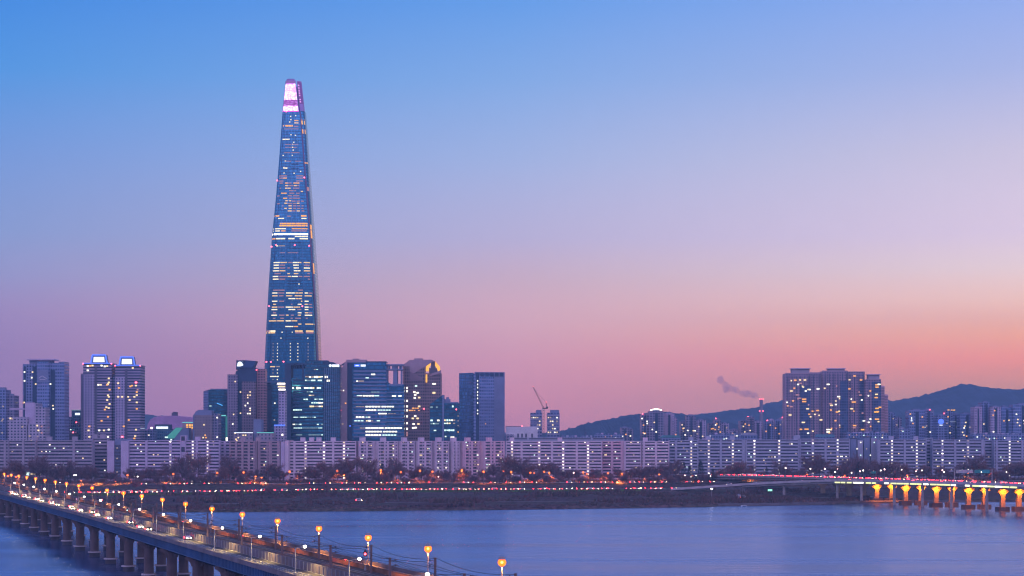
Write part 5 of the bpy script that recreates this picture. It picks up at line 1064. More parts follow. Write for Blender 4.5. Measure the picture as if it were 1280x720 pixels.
# catenary masts and wires
def mast():
    t = thing('catenary_mast', 'brown catenary mast', 'mast', (0, 0, 0), 0, 'catenary masts along the railway tracks')
    m = mat('rusty_mast', (0.15, 0.10, 0.10), 0.7, 0.2)
    MB().box(-0.3, 0.3, -0.3, 0.3, 0, 7.6).build('post', m, t)
    a = MB()
    for z in (7.0, 5.6): a.tube((0, 0, z), tuple(ux_ * 2.4 + Vector((0, 0, z + 0.2))), 0.08, n=5)
    a.tube((0, 0, 6.6), tuple(ux_ * 2.2 + Vector((0, 0, 5.8))), 0.05, n=5)
    a.build('bracket', m, t)
    MB().box(-0.38, 0.38, -0.38, 0.38, 7.6, 7.8).build('cap', m, t)
    for z in (7.2, 5.8): MB().lathe([(0.1, -0.25), (0.18, -0.1), (0.1, 0), (0.18, 0.1), (0.1, 0.25)], 8, tuple(ux_ * 1.4 + Vector((0, 0, z)))).build('insulator', dark_m, t)
    return proto(t)
MA = mast(); k = 0
for i in range(20):
    Yk = 461 - 52 + 52 * i
    for L, side in ((137.0, 'near'), (147.6, 'far')):
        o = MA if k == 0 else dup(MA, (0, 0, 0)); k += 1
        o.location = BR(L, Yk, 0.4); o.rotation_euler = (0, 0, 0 if side == 'near' else math.pi)
        o['label'] = f'{NUM[i]} brown catenary mast on the {side} side of the tracks, from the near end'
def wire(L, z, sag, label):
    cu = MB()
    for i in range(19):
        Ya = 409 + 52 * i; pts = []
        for j in range(7):
            q = j / 6; pts.append(BR(L, Ya + 52 * q, z - sag * 4 * q * (1 - q)))
        for a, c in zip(pts, pts[1:]): cu.tube(a, c, 0.06, n=4, cap=False)
    tag(cu.build('overhead_wire', dark_m), label, 'wire')
wire(139.0, 7.2, 1.0, 'sagging upper overhead wire above the near railway track'); wire(139.0, 6.0, 0.15, 'taut contact wire above the near railway track'); wire(145.0, 7.2, 1.0, 'sagging upper overhead wire above the far railway track'); wire(145.0, 6.0, 0.15, 'taut contact wire above the far railway track'); wire(136.6, 8.0, 1.4, 'uppermost sagging feeder wire on the near catenary masts'); wire(147.9, 8.0, 1.4, 'uppermost sagging feeder wire on the far catenary masts')
# railway signals
def signal(L, Y, k, label, h=4.2):
    t = thing('railway_signal', label, 'railway signal', tuple(BR(L, Y, 0.42)))
    MB().tube((0, 0, 0), (0, 0, h), 0.12, n=8).build('post', steel_m, t); MB().slab([(-0.45, h - 0.2), (0.45, h - 0.2), (0.55, h + 0.8), (0, h + 2.0), (-0.55, h + 0.8)], -0.2, 0.2).build('signal_head', dark_m, t); MB().ball((0, -0.3, h + 0.5), 0.34, 10, 6).build('lens', LIT[k], t); MB().box(-0.3, 0.3, -0.25, 0.25, 0, 0.8).build('relay_box', steel_m, t)
signal(148.6, 522, 'red', 'red railway signal with a pointed dark head between two catenary masts')
signal(149.0, 985, 'red', 'smaller red railway signal near the middle of the bridge', 3.2); signal(137.4, 838, 'cool', 'pale green railway signal beside the noise wall', 3.4)
for L, Y, l in ((136.2, 985, 'white topped trackside post behind the noise wall, farther along the bridge'), (148.8, 622, 'white trackside post by the brown barrier'), (148.9, 722, 'short rusty trackside post with a white lamp at its foot')):
    t = thing('trackside_post', l, 'post', tuple(BR(L, Y, 0.42))); MB().tube((0, 0, 0), (0, 0, 3.4), 0.16, n=8).build('post', steel_m, t); MB().box(-0.3, 0.3, -0.3, 0.3, 3.4, 4.6).build('marker_box', wall_m['white'], t); MB().box(-0.35, 0.35, -0.35, 0.35, 0, 0.3).build('foot', conc_m, t)

# cars ---------------------------------------------------------------
CARS = {}
def car_proto(kind, colour, c):
    t = thing(kind, colour + ' car', kind, (0, 0, -50), 0)
    bm_ = mat('car_paint_' + colour, c, 0.3, 0.3, var=0.05)
    van = kind in ('van', 'bus')
    if kind == 'bus': L, W, H = 10.5, 2.5, 3.0
    elif kind == 'van': L, W, H = 4.9, 1.9, 2.1
    else: L, W, H = 4.5, 1.8, 1.45
    h = L / 2
    prof = [(-h, 0.35), (h, 0.35), (h, 0.75), (h - 0.25, 0.92), (h - 1.15, 1.0), (h - 1.9, H), (-h + 1.2, H), (-h + 0.45, 1.02), (-h, 0.95)] if not van else [(-h, 0.35), (h, 0.35), (h, 0.9), (h - 0.35, 1.3), (h - 0.75, H), (-h + 0.1, H), (-h, H - 0.15)]
    if kind == 'bus': prof = [(-h, 0.4), (h, 0.4), (h, 1.4), (h - 0.15, H), (-h + 0.1, H), (-h, H - 0.1)]
    MB().slab(prof, -W / 2, W / 2).build('body', bm_, t)
    gl = G_NAVY if kind != 'bus' else emit('bus_window', (1.0, 0.75, 0.55), 0.55)
    gm = MB()
    if van: 
        for s in (-1, 1): gm.box(-h + 0.6, h - 0.9, s * W / 2 - 0.02, s * W / 2 + 0.02, H * 0.55, H * 0.88)
    else:
        for s in (-1, 1): gm.slab([(-h + 0.85, 1.03), (h - 1.35, 1.03), (h - 1.95, H - 0.1), (-h + 1.25, H - 0.1)], s * W / 2 - 0.02, s * W / 2 + 0.02)
    gm.build('window_glass', gl, t)
    for sx in (-1, 1):
        for s in (-1, 1): MB().tube((sx * (h - 0.85), s * (W / 2 - 0.2), 0.33), (sx * (h - 0.85), s * (W / 2 + 0.02), 0.33), 0.33, n=10).build('wheel', dark_m, t)
    for s in (-1, 1):
        MB().box(-h - 0.06, -h + 0.35, s * (W / 2 - 0.2) - 0.3, s * (W / 2 - 0.2) + 0.26, 0.6, 1.02).build('tail_light', TL, t)
        MB().box(h - 0.35, h + 0.06, s * (W / 2 - 0.22) - 0.24, s * (W / 2 - 0.22) + 0.24, 0.55, 0.82).build('headlight', HLT, t)
    return proto(t)
TL = emit('tail_lamp', (1.0, 0.014, 0.02), 45.0); HLT = emit('head_lamp', (1.0, 0.78, 0.45), 34.0)
COLS = [('white', (0.7, 0.7, 0.7)), ('black', (0.03, 0.03, 0.035)), ('silver', (0.4, 0.4, 0.42)), ('dark blue', (0.03, 0.05, 0.14))]
for n_, c in COLS: CARS[n_] = car_proto('car', n_, c)
CARS['white van'] = car_proto('van', 'white van', (0.7, 0.7, 0.7)); CARS['bus'] = car_proto('bus', 'red bus', (0.5, 0.05, 0.06))
fresh = {k: True for k in CARS}
def put_car(kind, loc, heading, label, group, cat=None):
    if fresh[kind]: o = CARS[kind]; fresh[kind] = False; o.location = loc; o.rotation_euler = (0, 0, heading); o['label'] = label; o['group'] = group
    else: o = dup(CARS[kind], loc, heading, label, None, group)
    return o
kindpick = ['white', 'black', 'silver', 'dark blue', 'white', 'silver', 'black', 'white van']
def road_cars(tab, z, x0, x1, gap, lane, away, road_, jitter=0.5, skip=0.1):
    x = x0
    while x < x1:
        Y = 1700.0; ln = lane + rnd.choice([-3.2, 0, 0, 3.2])
        for _ in range(4): Y = interp(tab, PX(x, Y)) + ln
        X = PX(x, Y); dY = interp(tab, X + 4) - interp(tab, X - 4); hd = math.atan2(dY, 8) + (0 if away else math.pi)
        if rnd.random() > skip:
            k = rnd.choice(kindpick)
            put_car(k, (X, Y, z), hd, f'{k if k == "white van" else k + " car"} queuing on {road_}, {landmark(x)}', 'vehicles queuing on ' + road_)
        x += gap * (1 + jitter * (rnd.random() - 0.5) * 2) * (1 + 0.75 * noise.noise((x * 0.03, lane, 5)))
road_cars(ROAD1, 6.94, 104, 862, 9.0, -7.5, True, 'the lower riverside road', skip=0.12)
road_cars(ROAD1, 6.94, 20, 860, 18.0, 6.0, False, 'the lower riverside road', skip=0.2)
road_cars(ROAD2, 10.94, 180, 900, 16.0, -6.0, True, 'the upper road', skip=0.2)
for x, lane in ((189, -3.2), (505, 3.0)):
    Y = 1700
    for _ in range(4): Y = interp(ROAD1 if x < 300 else ROAD2, PX(x, Y)) + lane
    put_car('bus', (PX(x, Y), Y, 6.94 if x < 300 else 10.94), 0.15, 'red bus on the lower riverside road below the blue crowned towers' if x < 300 else 'red bus on the upper road below the banded blue offices', 'red buses')
# cars on the railway bridge, coming towards the viewer on the near roadway
hb = math.atan2(-CS, SN)
for i, Yk in enumerate((680, 742, 760, 800, 838, 872, 905, 925, 952, 978, 1010, 1032, 1055, 1076, 1100, 1118, 1140, 1162, 1185, 1205, 1225, 1260)):
    k = kindpick[i % 7]
    put_car(k, tuple(BR(129.6 if i % 3 else 132.4, Yk, 0.02)), hb, f'{NUM[i]} oncoming {k} car on the railway bridge from its near end', 'oncoming cars on the railway bridge')
for i, Yk in enumerate((560, 690, 800, 930, 1080, 1250)):
    put_car(kindpick[i + 1], tuple(BR(152.4, Yk, 0.02)), hb + math.pi, f'{NUM[i]} {kindpick[i + 1]} car driving away behind the brown barrier of the railway bridge', 'departing cars on the railway bridge')

# ------------------------------------------------------------------ orange lit road bridge and its ramp
U2 = Vector((0.355, -0.935, 0)).normalized(); V2 = Vector((-U2.y, U2.x, 0)) if False else Vector((0.935, 0.355, 0)).normalized()
B0 = Vector((360.0, 1452.0, 0))                     # front pier row reference point
def mb_pt(s, w, z): 
    p = B0 + U2 * s + V2 * w; return Vector((p.x, p.y, z))
def dz2(s): return interp([(-480, 16.0), (-372, 18.0), (-200, 19.6), (-100, 20.4), (0, 21.0), (400, 21.6)], s)
rd = thing('road_bridge', 'road bridge with orange lit hammerhead piers and traffic jammed on top', 'bridge', tuple(mb_pt(0, 7, 0)))
RO2 = rd.location
def dpart(m_, name, material, parent=None, ro=None, top=None):
    r = ro if ro is not None else RO2
    m_.v = [(x - r.x, y - r.y, z - r.z) for x, y, z in m_.v]
    return m_.build(name, material, parent or top or rd)
def along2(w0, w1, z0, z1, s0=-470, s1=420, step=20):
    n = int((s1 - s0) / step)
    return MB().loft([[tuple(mb_pt(s, w, dz2(s) + z)) for w, z in ((w0, z0), (w1, z0), (w1, z1), (w0, z1))] for s in [s0 + (s1 - s0) * i / n for i in range(n + 1)]])
dpart(along2(-4.5, 19.5, -0.9, 0), 'deck', asphalt); dpart(along2(-4.9, -4.5, -1.2, 0.9), 'parapet', conc_m); dpart(along2(19.5, 19.9, -1.2, 0.9), 'parapet', conc_m)
for w in (-2, 3, 12, 17): dpart(along2(w - 0.6, w + 0.6, -3.0, -0.92), 'girder', conc_m)
pm = mat('sandy_concrete', (0.30, 0.21, 0.13), 0.85, var=0.2, scale=0.2)
FL = emit('pier_flood_glow', (1.0, 0.45, 0.05), 14.0)
ORD = ['first', 'second', 'third', 'fourth', 'fifth', 'sixth', 'seventh', 'eighth', 'ninth']
flood = None
for k in range(-3, 7):
    s = -44.7 * k + 44.7
    for w, side in ((0, 'near'), (15, 'far')):
        c = mb_pt(s, w, 0); top = dz2(s) - 3.02; land = c.y > interp(SHORE, c.x) + 4
        zb = ground_z(c.x, c.y) - 0.5 if land else -2
        if top - zb < 3: continue
        m_ = MB(); prof = [(-1.8, zb), (-1.8, top - 6.0), (-2.3, top - 5.0), (-4.4, top - 3.4), (-4.5, top - 2.6), (-2.6, top), (2.6, top), (4.5, top - 2.6), (4.4, top - 3.4), (2.3, top - 5.0), (1.8, top - 6.0), (1.8, zb)]
        n = len(prof); vs = []
        # cap spreads across the line of sight, along the bridge's width
        ax = V2 if False else Vector((0.985, 0.17, 0)); ay_ = Vector((-ax.y, ax.x, 0))
        for q in (-1.5, 1.5): vs += [tuple(c + ax * u + ay_ * q + Vector((0, 0, z))) for u, z in prof]
        m_.add(vs, [tuple(range(n)), tuple(range(2 * n - 1, n - 1, -1))] + [(i, n + i, n + (i + 1) % n, (i + 1) % n) for i in range(n)])
        p_ = dpart(m_, 'pier', pm)
        ft = MB(); zt = 3.2 if not land else zb + 2.5
        ft.add([tuple(c + ax * u + ay_ * q + Vector((0, 0, z))) for z in (zb, zt) for u, q in ((-4.6, -3.2), (4.6, -3.2), (4.6, 3.2), (-4.6, 3.2))], [(0, 3, 2, 1), (4, 5, 6, 7), (0, 1, 5, 4), (1, 2, 6, 5), (2, 3, 7, 6), (3, 0, 4, 7)])
        dpart(ft, 'pier_footing', pier_m, p_)
        if k <= 4:                                     # a sodium floodlight under the deck in front of each pier
            f = c + ax * -0.4 - ay_ * 4.2; zf = top - 1.6
            t = thing('pier_floodlight', f'sodium floodlight under the deck at the {side} pier, {ORD[k + 3]} row from the bank' if False else f'sodium floodlight above the {side} pier in the {ORD[4 - k] if 4 - k < 9 else "last"} pair out from the bank', 'floodlight', (f.x, f.y, zf))
            MB().box(-0.5, 0.5, -0.3, 0.3, 0.15, 0.45).build('housing', dark_m, t); MB().box(-0.05, 0.05, -0.05, 0.05, 0.45, 0.75).build('bracket', dark_m, t); MB().box(-0.44, 0.44, -0.25, 0.25, 0.05, 0.149).build('lens', FL, t)
            ld = bpy.data.lights.new('flood', 'SPOT'); ld.energy = 36000; ld.color = (1.0, 0.235, 0.004); ld.shadow_soft_size = 0.3; ld.spot_size = math.radians(150); ld.spot_blend = 0.8
            lo = bpy.data.objects.new('flood_lamp', ld); C.objects.link(lo); lo.parent = t; lo.location = (0, -0.1, 0); lo.rotation_euler = (Vector((0, -0.55, 1.0)).to_track_quat('Z', 'Y')).to_euler()
# the slim ramp that climbs from the riverside road and runs beside the bridge
RP = [(150, 1724, 7.2), (179, 1714, 9.6), (213, 1692, 12.6), (246, 1664, 15.4), (268, 1636, 17.0), (284, 1606, 18.5), (303, 1560, 19.3), (320, 1515, 20.0), (342, 1457, 20.7), (364, 1398, 21.1), (405, 1290, 21.5), (440, 1198, 21.7)]
rm = thing('slip_road_ramp', 'slim curved concrete ramp with a glowing yellow green underside, on thin grey piers', 'ramp', RP[5])
RO3 = rm.location
def rampline(z0, z1, a, c, i0=0, i1=None):
    pts = RP[i0:i1]; rings = []
    for i, p in enumerate(pts):
        q = Vector(pts[min(i + 1, len(pts) - 1)]) - Vector(pts[max(i - 1, 0)]); q.z = 0; q.normalize(); n = Vector((-q.y, q.x, 0))   # n points away from the river side
        b_ = Vector(p); rings.append([tuple(b_ + n * w + Vector((0, 0, z))) for w, z in ((a, z0), (a, z1), (c, z1), (c, z0))])
    return MB().loft(rings)
def kpart(m_, name, material, parent=None): return dpart(m_, name, material, parent or rm, RO3)
kpart(rampline(-0.8, 0.0, -4.2, 4.2), 'deck', asphalt); kpart(rampline(-1.0, 0.95, -4.55, -4.2), 'parapet', pale_m); kpart(rampline(-1.0, 0.95, 4.2, 4.55), 'parapet', pale_m); kpart(rampline(-2.6, -0.82, -2.4, 2.4, 2), 'girder', pale_m)
UG = emit('underside_glow', (0.92, 1.0, 0.42), 1.5, True); UG2 = emit('underside_glow_bright', (1.0, 1.0, 0.72), 3.2, True)  # glowing strips stand in for lamplight falling on the girder
def rp_at(Yt):
    for p, q in zip(RP, RP[1:]):
        if q[1] <= Yt <= p[1]: t = (p[1] - Yt) / (p[1] - q[1]); return Vector(p).lerp(Vector(q), t), (Vector(q) - Vector(p)).normalized()
    return Vector(RP[-1]), (Vector(RP[-1]) - Vector(RP[-2])).normalized()
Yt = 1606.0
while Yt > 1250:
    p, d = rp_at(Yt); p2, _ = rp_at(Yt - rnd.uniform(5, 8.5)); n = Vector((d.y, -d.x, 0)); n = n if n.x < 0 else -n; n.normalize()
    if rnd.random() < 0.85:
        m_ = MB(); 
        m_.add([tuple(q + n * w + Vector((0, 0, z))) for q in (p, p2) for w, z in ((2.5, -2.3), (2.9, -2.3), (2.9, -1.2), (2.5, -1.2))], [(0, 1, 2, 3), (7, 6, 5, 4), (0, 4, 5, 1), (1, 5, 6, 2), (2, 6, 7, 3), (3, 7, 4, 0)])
        kpart(m_, 'girder_glow', UG2 if rnd.random() < 0.45 else UG)
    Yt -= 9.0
for X, Y in ((213, 1692), (246, 1664), (284, 1606), (298.6, 1571), (316.4, 1524), (331.5, 1485), (345.4, 1447), (362, 1403), (380, 1356), (398, 1308)):
    p, d = rp_at(Y); zb = ground_z(p.x, p.y) - 0.3 if Y > interp(SHORE, p.x) + 3 else -2
    q = MB().lathe([(1.25, zb), (1.15, p.z - 5), (1.3, p.z - 4.2), (2.3, p.z - 2.62)], 12, (p.x, p.y, 0)); kpart(q, 'pier', conc_m)
# traffic on the bridge, its approach and the ramp
ha = math.atan2(-U2.y, -U2.x)
labs = 'road bridge deck'
for lane, w in enumerate((-2.2, 1.2, 4.6)):
    s = -440 + lane * 4
    while s < 130:
        if rnd.random() > 0.14:
            p = mb_pt(s, w, dz2(s) + 0.02); k = rnd.choice(kindpick); x = 640 + F * p.x / p.y
            put_car(k, tuple(p), ha, f'{k if "van" in k else k + " car"} in the jam on the lit road bridge, {landmark(x)}', 'vehicles jammed on the road bridge')
        s += rnd.uniform(9, 15)
for i, Y in enumerate((1700, 1684, 1668, 1648, 1622, 1590, 1545, 1500, 1462, 1420)):
    p, d = rp_at(Y); k = rnd.choice(kindpick); put_car(k, (p.x, p.y, p.z + 0.02), math.atan2(-d.y, -d.x), f'{k if "van" in k else k + " car"} on the slim ramp, {NUM[i]} from its foot', 'vehicles on the slim ramp')

# ------------------------------------------------------------------ sign gantry, lit signs, far lamps
t = thing('sign_gantry', 'wide overhead sign gantry with green panels above the jammed road bridge', 'sign gantry', tuple(mb_pt(0, 7, 0)))
t.location = mb_pt(2, 0, dz2(0))
def loc_of(x, y, Y): return P(x, y, Y) - t.location
Yg = 1462.0
for x in (1193, 1240): MB().box(loc_of(x, 0, Yg).x - 0.35, loc_of(x, 0, Yg).x + 0.35, Yg - t.location.y - 0.35, Yg - t.location.y + 0.35, -0.5, 10.5).build('post', lamp_steel, t)
a = loc_of(1193, 0, Yg).x; c = loc_of(1240, 0, Yg).x; yy = Yg - t.location.y
for z in (7.2, 9.2): MB().box(a + 0.36, c - 0.36, yy - 0.2, yy + 0.2, z, z + 0.3).build('beam', lamp_steel, t)
for x0, x1, m in ((1195, 1216, mat('grey_panel', (0.30, 0.30, 0.34), 0.6)), (1218, 1226, mat('green_panel', (0.02, 0.22, 0.20), 0.5)), (1227, 1237, mat('teal_panel', (0.02, 0.26, 0.27), 0.5))):
    MB().box(loc_of(x0, 0, Yg).x, loc_of(x1, 0, Yg).x, yy - 0.45, yy - 0.25, 6.9, 9.7).build('sign_panel', m, t)
def roadsign(x, y, Y, w, h, m, label, gz):
    p = P(x, y, Y); t = thing('road_sign', label, 'road sign', (p.x, p.y, gz)); hh = p.z - gz
    MB().box(w / 2 + 0.05, w / 2 + 0.35, -0.15, 0.15, 0, hh + h / 2).build('post', lamp_steel, t); MB().box(-w / 2, w / 2, -0.1, 0.1, hh - h / 2, hh + h / 2).build('sign_panel', m, t); MB().box(w / 2 - 0.5, w / 2 + 0.04, -0.06, 0.06, hh - 0.1, hh + 0.1).build('bracket', lamp_steel, t)
roadsign(1092, 590.4, 1640, 3.8, 2.4, mat('green_sign', (0.02, 0.22, 0.18), 0.5), 'green road sign on a single post over the jammed approach', 17.0)
roadsign(962.5, 612.8, 1690, 4.0, 1.6, emit('green_lit_sign', (0.35, 1.0, 0.7), 1.6), 'small bright green lit sign under the slim ramp', ground_z(PX(962.5, 1690), 1690))
roadsign(481, 602, 1790, 4.5, 2.4, mat('dark_sign', (0.03, 0.05, 0.06), 0.6), 'dark road sign board above the upper road below the blue offices', 10.9)
# roadside filling canopy with lit edges
b = Bld('roadside_canopy', 'roadside canopy with pale yellow lit edges and a tall lit sign box', 32, 52, 1790, 'canopy', gz=10.9)
b.box('roof', wall_m['white'], 38, 50.5, 591.4, 593.4, 0, 8); b.box('edge_light', LIT['warm'], 38, 44, 591.5, 593.3, -0.3, -0.05); b.box('edge_light', LIT['warm'], 45, 50.4, 591.5, 593.3, -0.3, -0.05); b.box('lower_sign', LIT['warm'], 44.6, 51, 596.8, 598.4, -1.5, -1.2)
for x in (39.5, 49): b.box('column', lamp_steel, x, x + 0.6, 593.4, None, 3, 3.5)
b.box('sign_box', LIT['cool'], 32.8, 36.6, 590, 597, -1, 0); b.box('sign_post', lamp_steel, 34.2, 35.2, 597, None, -0.8, -0.3)

def far_lamp_proto(kind, bulb, r): return lamp(kind + ' street lamp', 'street lamp', 9.0, bulb, r, kind + ' street lamps on the far bank', light=(30000, (1.0, 0.26, 0.03)) if kind == 'orange' else None)
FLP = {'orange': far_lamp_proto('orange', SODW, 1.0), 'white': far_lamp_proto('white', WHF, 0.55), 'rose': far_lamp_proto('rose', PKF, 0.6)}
ffresh = {k: True for k in FLP}
lamp_n = {}
def far_lamp(kind, x, y, Y=None, gz=None):
    if Y is None:
        Y = 1700.0
        for _ in range(3): Y = interp(ROAD2, PX(x, Y)) + rnd.choice([-14, 14, 20])
    p = P(x, y, Y); g = ground_z(p.x, p.y) if gz is None else gz
    sc_ = max(0.25, (p.z - g) / 9.0)
    o = FLP[kind] if ffresh[kind] else dup(FLP[kind], (0, 0, 0)); ffresh[kind] = False
    o.location = (p.x, p.y, g); o.scale = (1, 1, sc_)
    for ch in o.children:
        if ch.name.startswith('glow_globe'): pass
    lm_ = landmark(x); key = (kind, lm_); lamp_n.setdefault(key, []).append((x, o))
    return o
for x, y in ((10, 595), (20, 596), (101.5, 600.6), (121.5, 604.6), (144.8, 601.7), (159.4, 594), (207, 599.8), (216.7, 592.6), (271.5, 591), (304.5, 590.5), (319.5, 595.5), (327, 597), (372, 594), (362, 589.5), (421.5, 588.6), (430, 593), (476, 588), (483, 593.4), (501, 590), (525, 588.5), (540.5, 589.5), (577.5, 587.6), (604.5, 589.6), (629.5, 588.6), (639, 590), (663, 591), (667.5, 591.6), (680, 589.6), (686.5, 591), (729, 590.4), (734, 592.4), (760, 591.5), (777.5, 592), (807, 594.4), (774, 601), (824, 593), (866, 594.6), (937.5, 600.6), (1009, 593), (1056, 594), (1119, 590), (1134, 594), (1165, 596), (1210, 591), (1238, 592)): far_lamp('orange', x, y)
for x, y in ((92.5, 594), (95, 594), (168.6, 595.4), (172, 595.6), (394, 589.5), (240, 602), (837, 599.5), (852, 597), (848, 593), (870, 594.5), (888, 595), (982, 585), (1000, 596), (1013, 586), (1027, 588), (1044, 590), (1064.5, 591), (1079, 588), (1101, 588), (1127, 587), (1152.5, 588), (1180, 590), (1200, 590), (1227, 590), (1258, 590), (1270, 587), (75, 605), (60, 612)): far_lamp('white', x, y)
for x, y in ((856, 594), (896, 594.6), (988, 595), (1031, 586), (1047, 586), (1075, 589), (1087, 588), (1092, 589), (1105.7, 586.6), (1145, 589), (1178, 587.6), (1260, 591.5), (717, 591), (472, 594), (548, 596)): far_lamp('rose', x, y)
for (kind, lm_), rows_ in lamp_n.items():
    rows_.sort(key=lambda r: r[0])
    for i, (x, o) in enumerate(rows_):
        o['label'] = f'{kind} lamp on the far bank {lm_}' + (f', {NUM[i]} of its row' if len(rows_) > 1 else ', on its own')
# big white globe lamp by the shore, orange balloon light among the trees
o = dup(FLP['white'], (0, 0, 0)); p = P(889.6, 611, 1560); g_ = ground_z(p.x, p.y); o.location = (p.x, p.y, g_); o.scale = (1.6, 1.6, (p.z - g_) / 9.0); o['label'] = 'single bright white lamp on the open bank by the foot of the ramp'
b = Bld('balloon_light', 'large round orange and white light among the trees before the bluish slabs', 842, 848, 1862, 'light', gz=10.9)
MB().tube((0, 0, 0), (0, 0, b.Z(590)), 0.2, n=8).build('post', lamp_steel, b.root); MB().ball((0, 0, b.Z(587.6)), 2.0, 14, 9).build('globe', emit('balloon_orange', (1.0, 0.32, 0.06), 3.0), b.root); MB().ball((0, -0.4, b.Z(587)), 1.75, 14, 9).build('bright_cap', emit('balloon_white', (1.0, 0.85, 0.6), 3.0), b.root)
# a pale riverside path half way down the bank
pth = MB().sheet([[(X, interp(SHORE, X) + (interp(ROAD1, X) - interp(SHORE, X)) * 0.3 + 6 * noise.noise((X * 0.01, 1, 1)) + d, 0) for X in range(-700, 340, 8)] for d in (-1.6, 1.6)])
pth.v = [(x, y, ground_z(x, y) + 0.12) for x, y, z in pth.v]
struct(pth.build('path', mat('path_paving', (0.30, 0.27, 0.27), 0.9)))
# vans and a kiosk on the open bank
for x, y, Y, kind, l in ((448.5, 619.4, 1530, 'white van', 'white van with its lamps on, alone on the dark bank below the blue offices'), (928.5, 616.8, 1600, 'white van', 'white van parked on the open bank under the ramp, beside a box'), (930, 627, 1502, 'white van', 'white van parked close to the water below the ramp')):
    p = P(x, y, Y); put_car(kind, (p.x, p.y, ground_z(p.x, p.y) + 0.02), 0.4, l, 'vans parked on the bank')
b = Bld('kiosk', 'small pale kiosk on the open bank beside the parked van', 921, 926, 1610, 'kiosk', gz=ground_z(PX(923.5, 1610), 1610)); MB().box(-1.6, 1.6, 0, 2.6, 0, 2.5).build('wall', wall_m['white'], b.root); MB().slab([(-1.9, 2.5), (1.9, 2.5), (0, 3.3)], -0.2, 2.8).build('roof', wall_m['slate'], b.root); MB().box(-0.4, 0.4, -0.06, 0, 0, 2).build('door', wall_m['dark'], b.root)
# guard rails along both roads
for nm, tab, half, z in (('lower riverside road', ROAD1, 12.4, 6.9), ('upper road', ROAD2, 11.4, 10.9)):
    m_ = MB(); X = -900
    while X < 860 if tab is ROAD2 else X < 150:
        Y = interp(tab, X) - half; m_.box(X - 0.08, X + 0.08, Y - 0.08, Y + 0.08, z - 0.3, z + 0.8); X += 4
    m_.loft([[(X, interp(tab, X) - half + d, z + h) for d, h in ((-0.06, 0.45), (0.06, 0.45), (0.06, 0.78), (-0.06, 0.78))] for X in range(-900, 860 if tab is ROAD2 else 150, 12)])
    tag(m_.build('guard_rail', steel_m), 'steel guard rail along the river side of the ' + nm, 'guard rail')

# ------------------------------------------------------------------ trees and bank vegetation
twig = mat('bare_twigs', (0.19, 0.115, 0.13), 0.9, var=0.4, scale=0.5, spec=0.1); twig2 = mat('reddish_twigs', (0.23, 0.12, 0.115), 0.9, var=0.4, scale=0.5, spec=0.1); bark = mat('bark', (0.07, 0.05, 0.045), 0.9, spec=0.1); needle = mat('needles', (0.02, 0.035, 0.028), 0.9, var=0.5, scale=0.6, spec=0.1)
def bare_tree(seed, tw, h=14.0, wide=1.35, n=1700):
    r = random.Random(seed); t = thing('bare_tree', 'bare winter tree', 'tree', (0, 0, -60), 0, 'bare trees along the far bank')
    tr = MB(); tr.tube((0, 0, -0.4), (0.2, 0.1, h * 0.4), 0.34, 0.22, 7); tr.tube((0.2, 0.1, h * 0.4), (0.1, 0.3, h * 0.85), 0.22, 0.06, 6)
    limbs = []
    for i in range(11):
        a = r.uniform(0, 2 * math.pi); z0 = h * r.uniform(0.25, 0.6); l = h * r.uniform(0.28, 0.45)
        e = Vector((math.cos(a) * l * 0.75 * wide, math.sin(a) * l * 0.75 * wide, z0 + l * r.uniform(0.5, 1.0))); s = Vector((0.15, 0.1, z0)); tr.tube(s, e, 0.12, 0.03, 5); limbs.append((s, e))
    limbs.append((Vector((0.2, 0.1, h * 0.4)), Vector((0.1, 0.3, h * 0.97))))
    tr.build('trunk', bark, t)
    cr = MB()
    for i in range(n):
        s, e = r.choice(limbs); q = r.uniform(0.15, 1.0); p = s.lerp(e, q) + Vector((r.gauss(0, 0.9), r.gauss(0, 0.9), r.gauss(0, 0.8))); d = (e - s).normalized() + Vector((r.uniform(-1, 1), r.uniform(-1, 1), r.uniform(-0.3, 1.0))) * 1.0; d.normalize()
        l = r.uniform(0.9, 2.4); w = d.cross(Vector((r.uniform(-1, 1), r.uniform(-1, 1), 0.3))).normalized() * r.uniform(0.07, 0.15); k = p + d * l
        cr.add([tuple(p - w), tuple(p + w), tuple(k)], [(0, 1, 2)])
        d2 = (d + Vector((r.uniform(-1, 1), r.uniform(-1, 1), r.uniform(-0.5, 1))) * 0.8).normalized(); m = p + d * l * 0.5; k2 = m + d2 * l * 0.8
        cr.add([tuple(m - w * 0.8), tuple(m + w * 0.8), tuple(k2)], [(0, 1, 2)])
    cr.build('crown', tw, t); return proto(t)
def conifer(seed, h=14.0):
    r = random.Random(seed); t = thing('conifer_tree', 'dark conifer', 'tree', (0, 0, -60), 0, 'dark conifers along the far bank')
    MB().tube((0, 0, -0.4), (0, 0, h * 0.95), 0.3, 0.05, 7).build('trunk', bark, t); cr = MB()
    for i in range(900):
        z = h * (0.1 + 0.9 * r.random() ** 1.1); rad = (1 - z / h) * h * 0.30 * r.uniform(0.4, 1.1) + 0.2; a = r.uniform(0, 6.283); p = Vector((math.cos(a) * rad, math.sin(a) * rad, z)); d = Vector((math.cos(a + r.uniform(-.5, .5)), math.sin(a), r.uniform(-0.7, 0.3))); l = r.uniform(0.5, 1.1); w = Vector((-math.sin(a), math.cos(a), r.uniform(-.4, .4))) * r.uniform(0.15, 0.35)
        cr.add([tuple(p - w), tuple(p + w), tuple(p + d * l)], [(0, 1, 2)])
    cr.build('crown', needle, t); return proto(t)
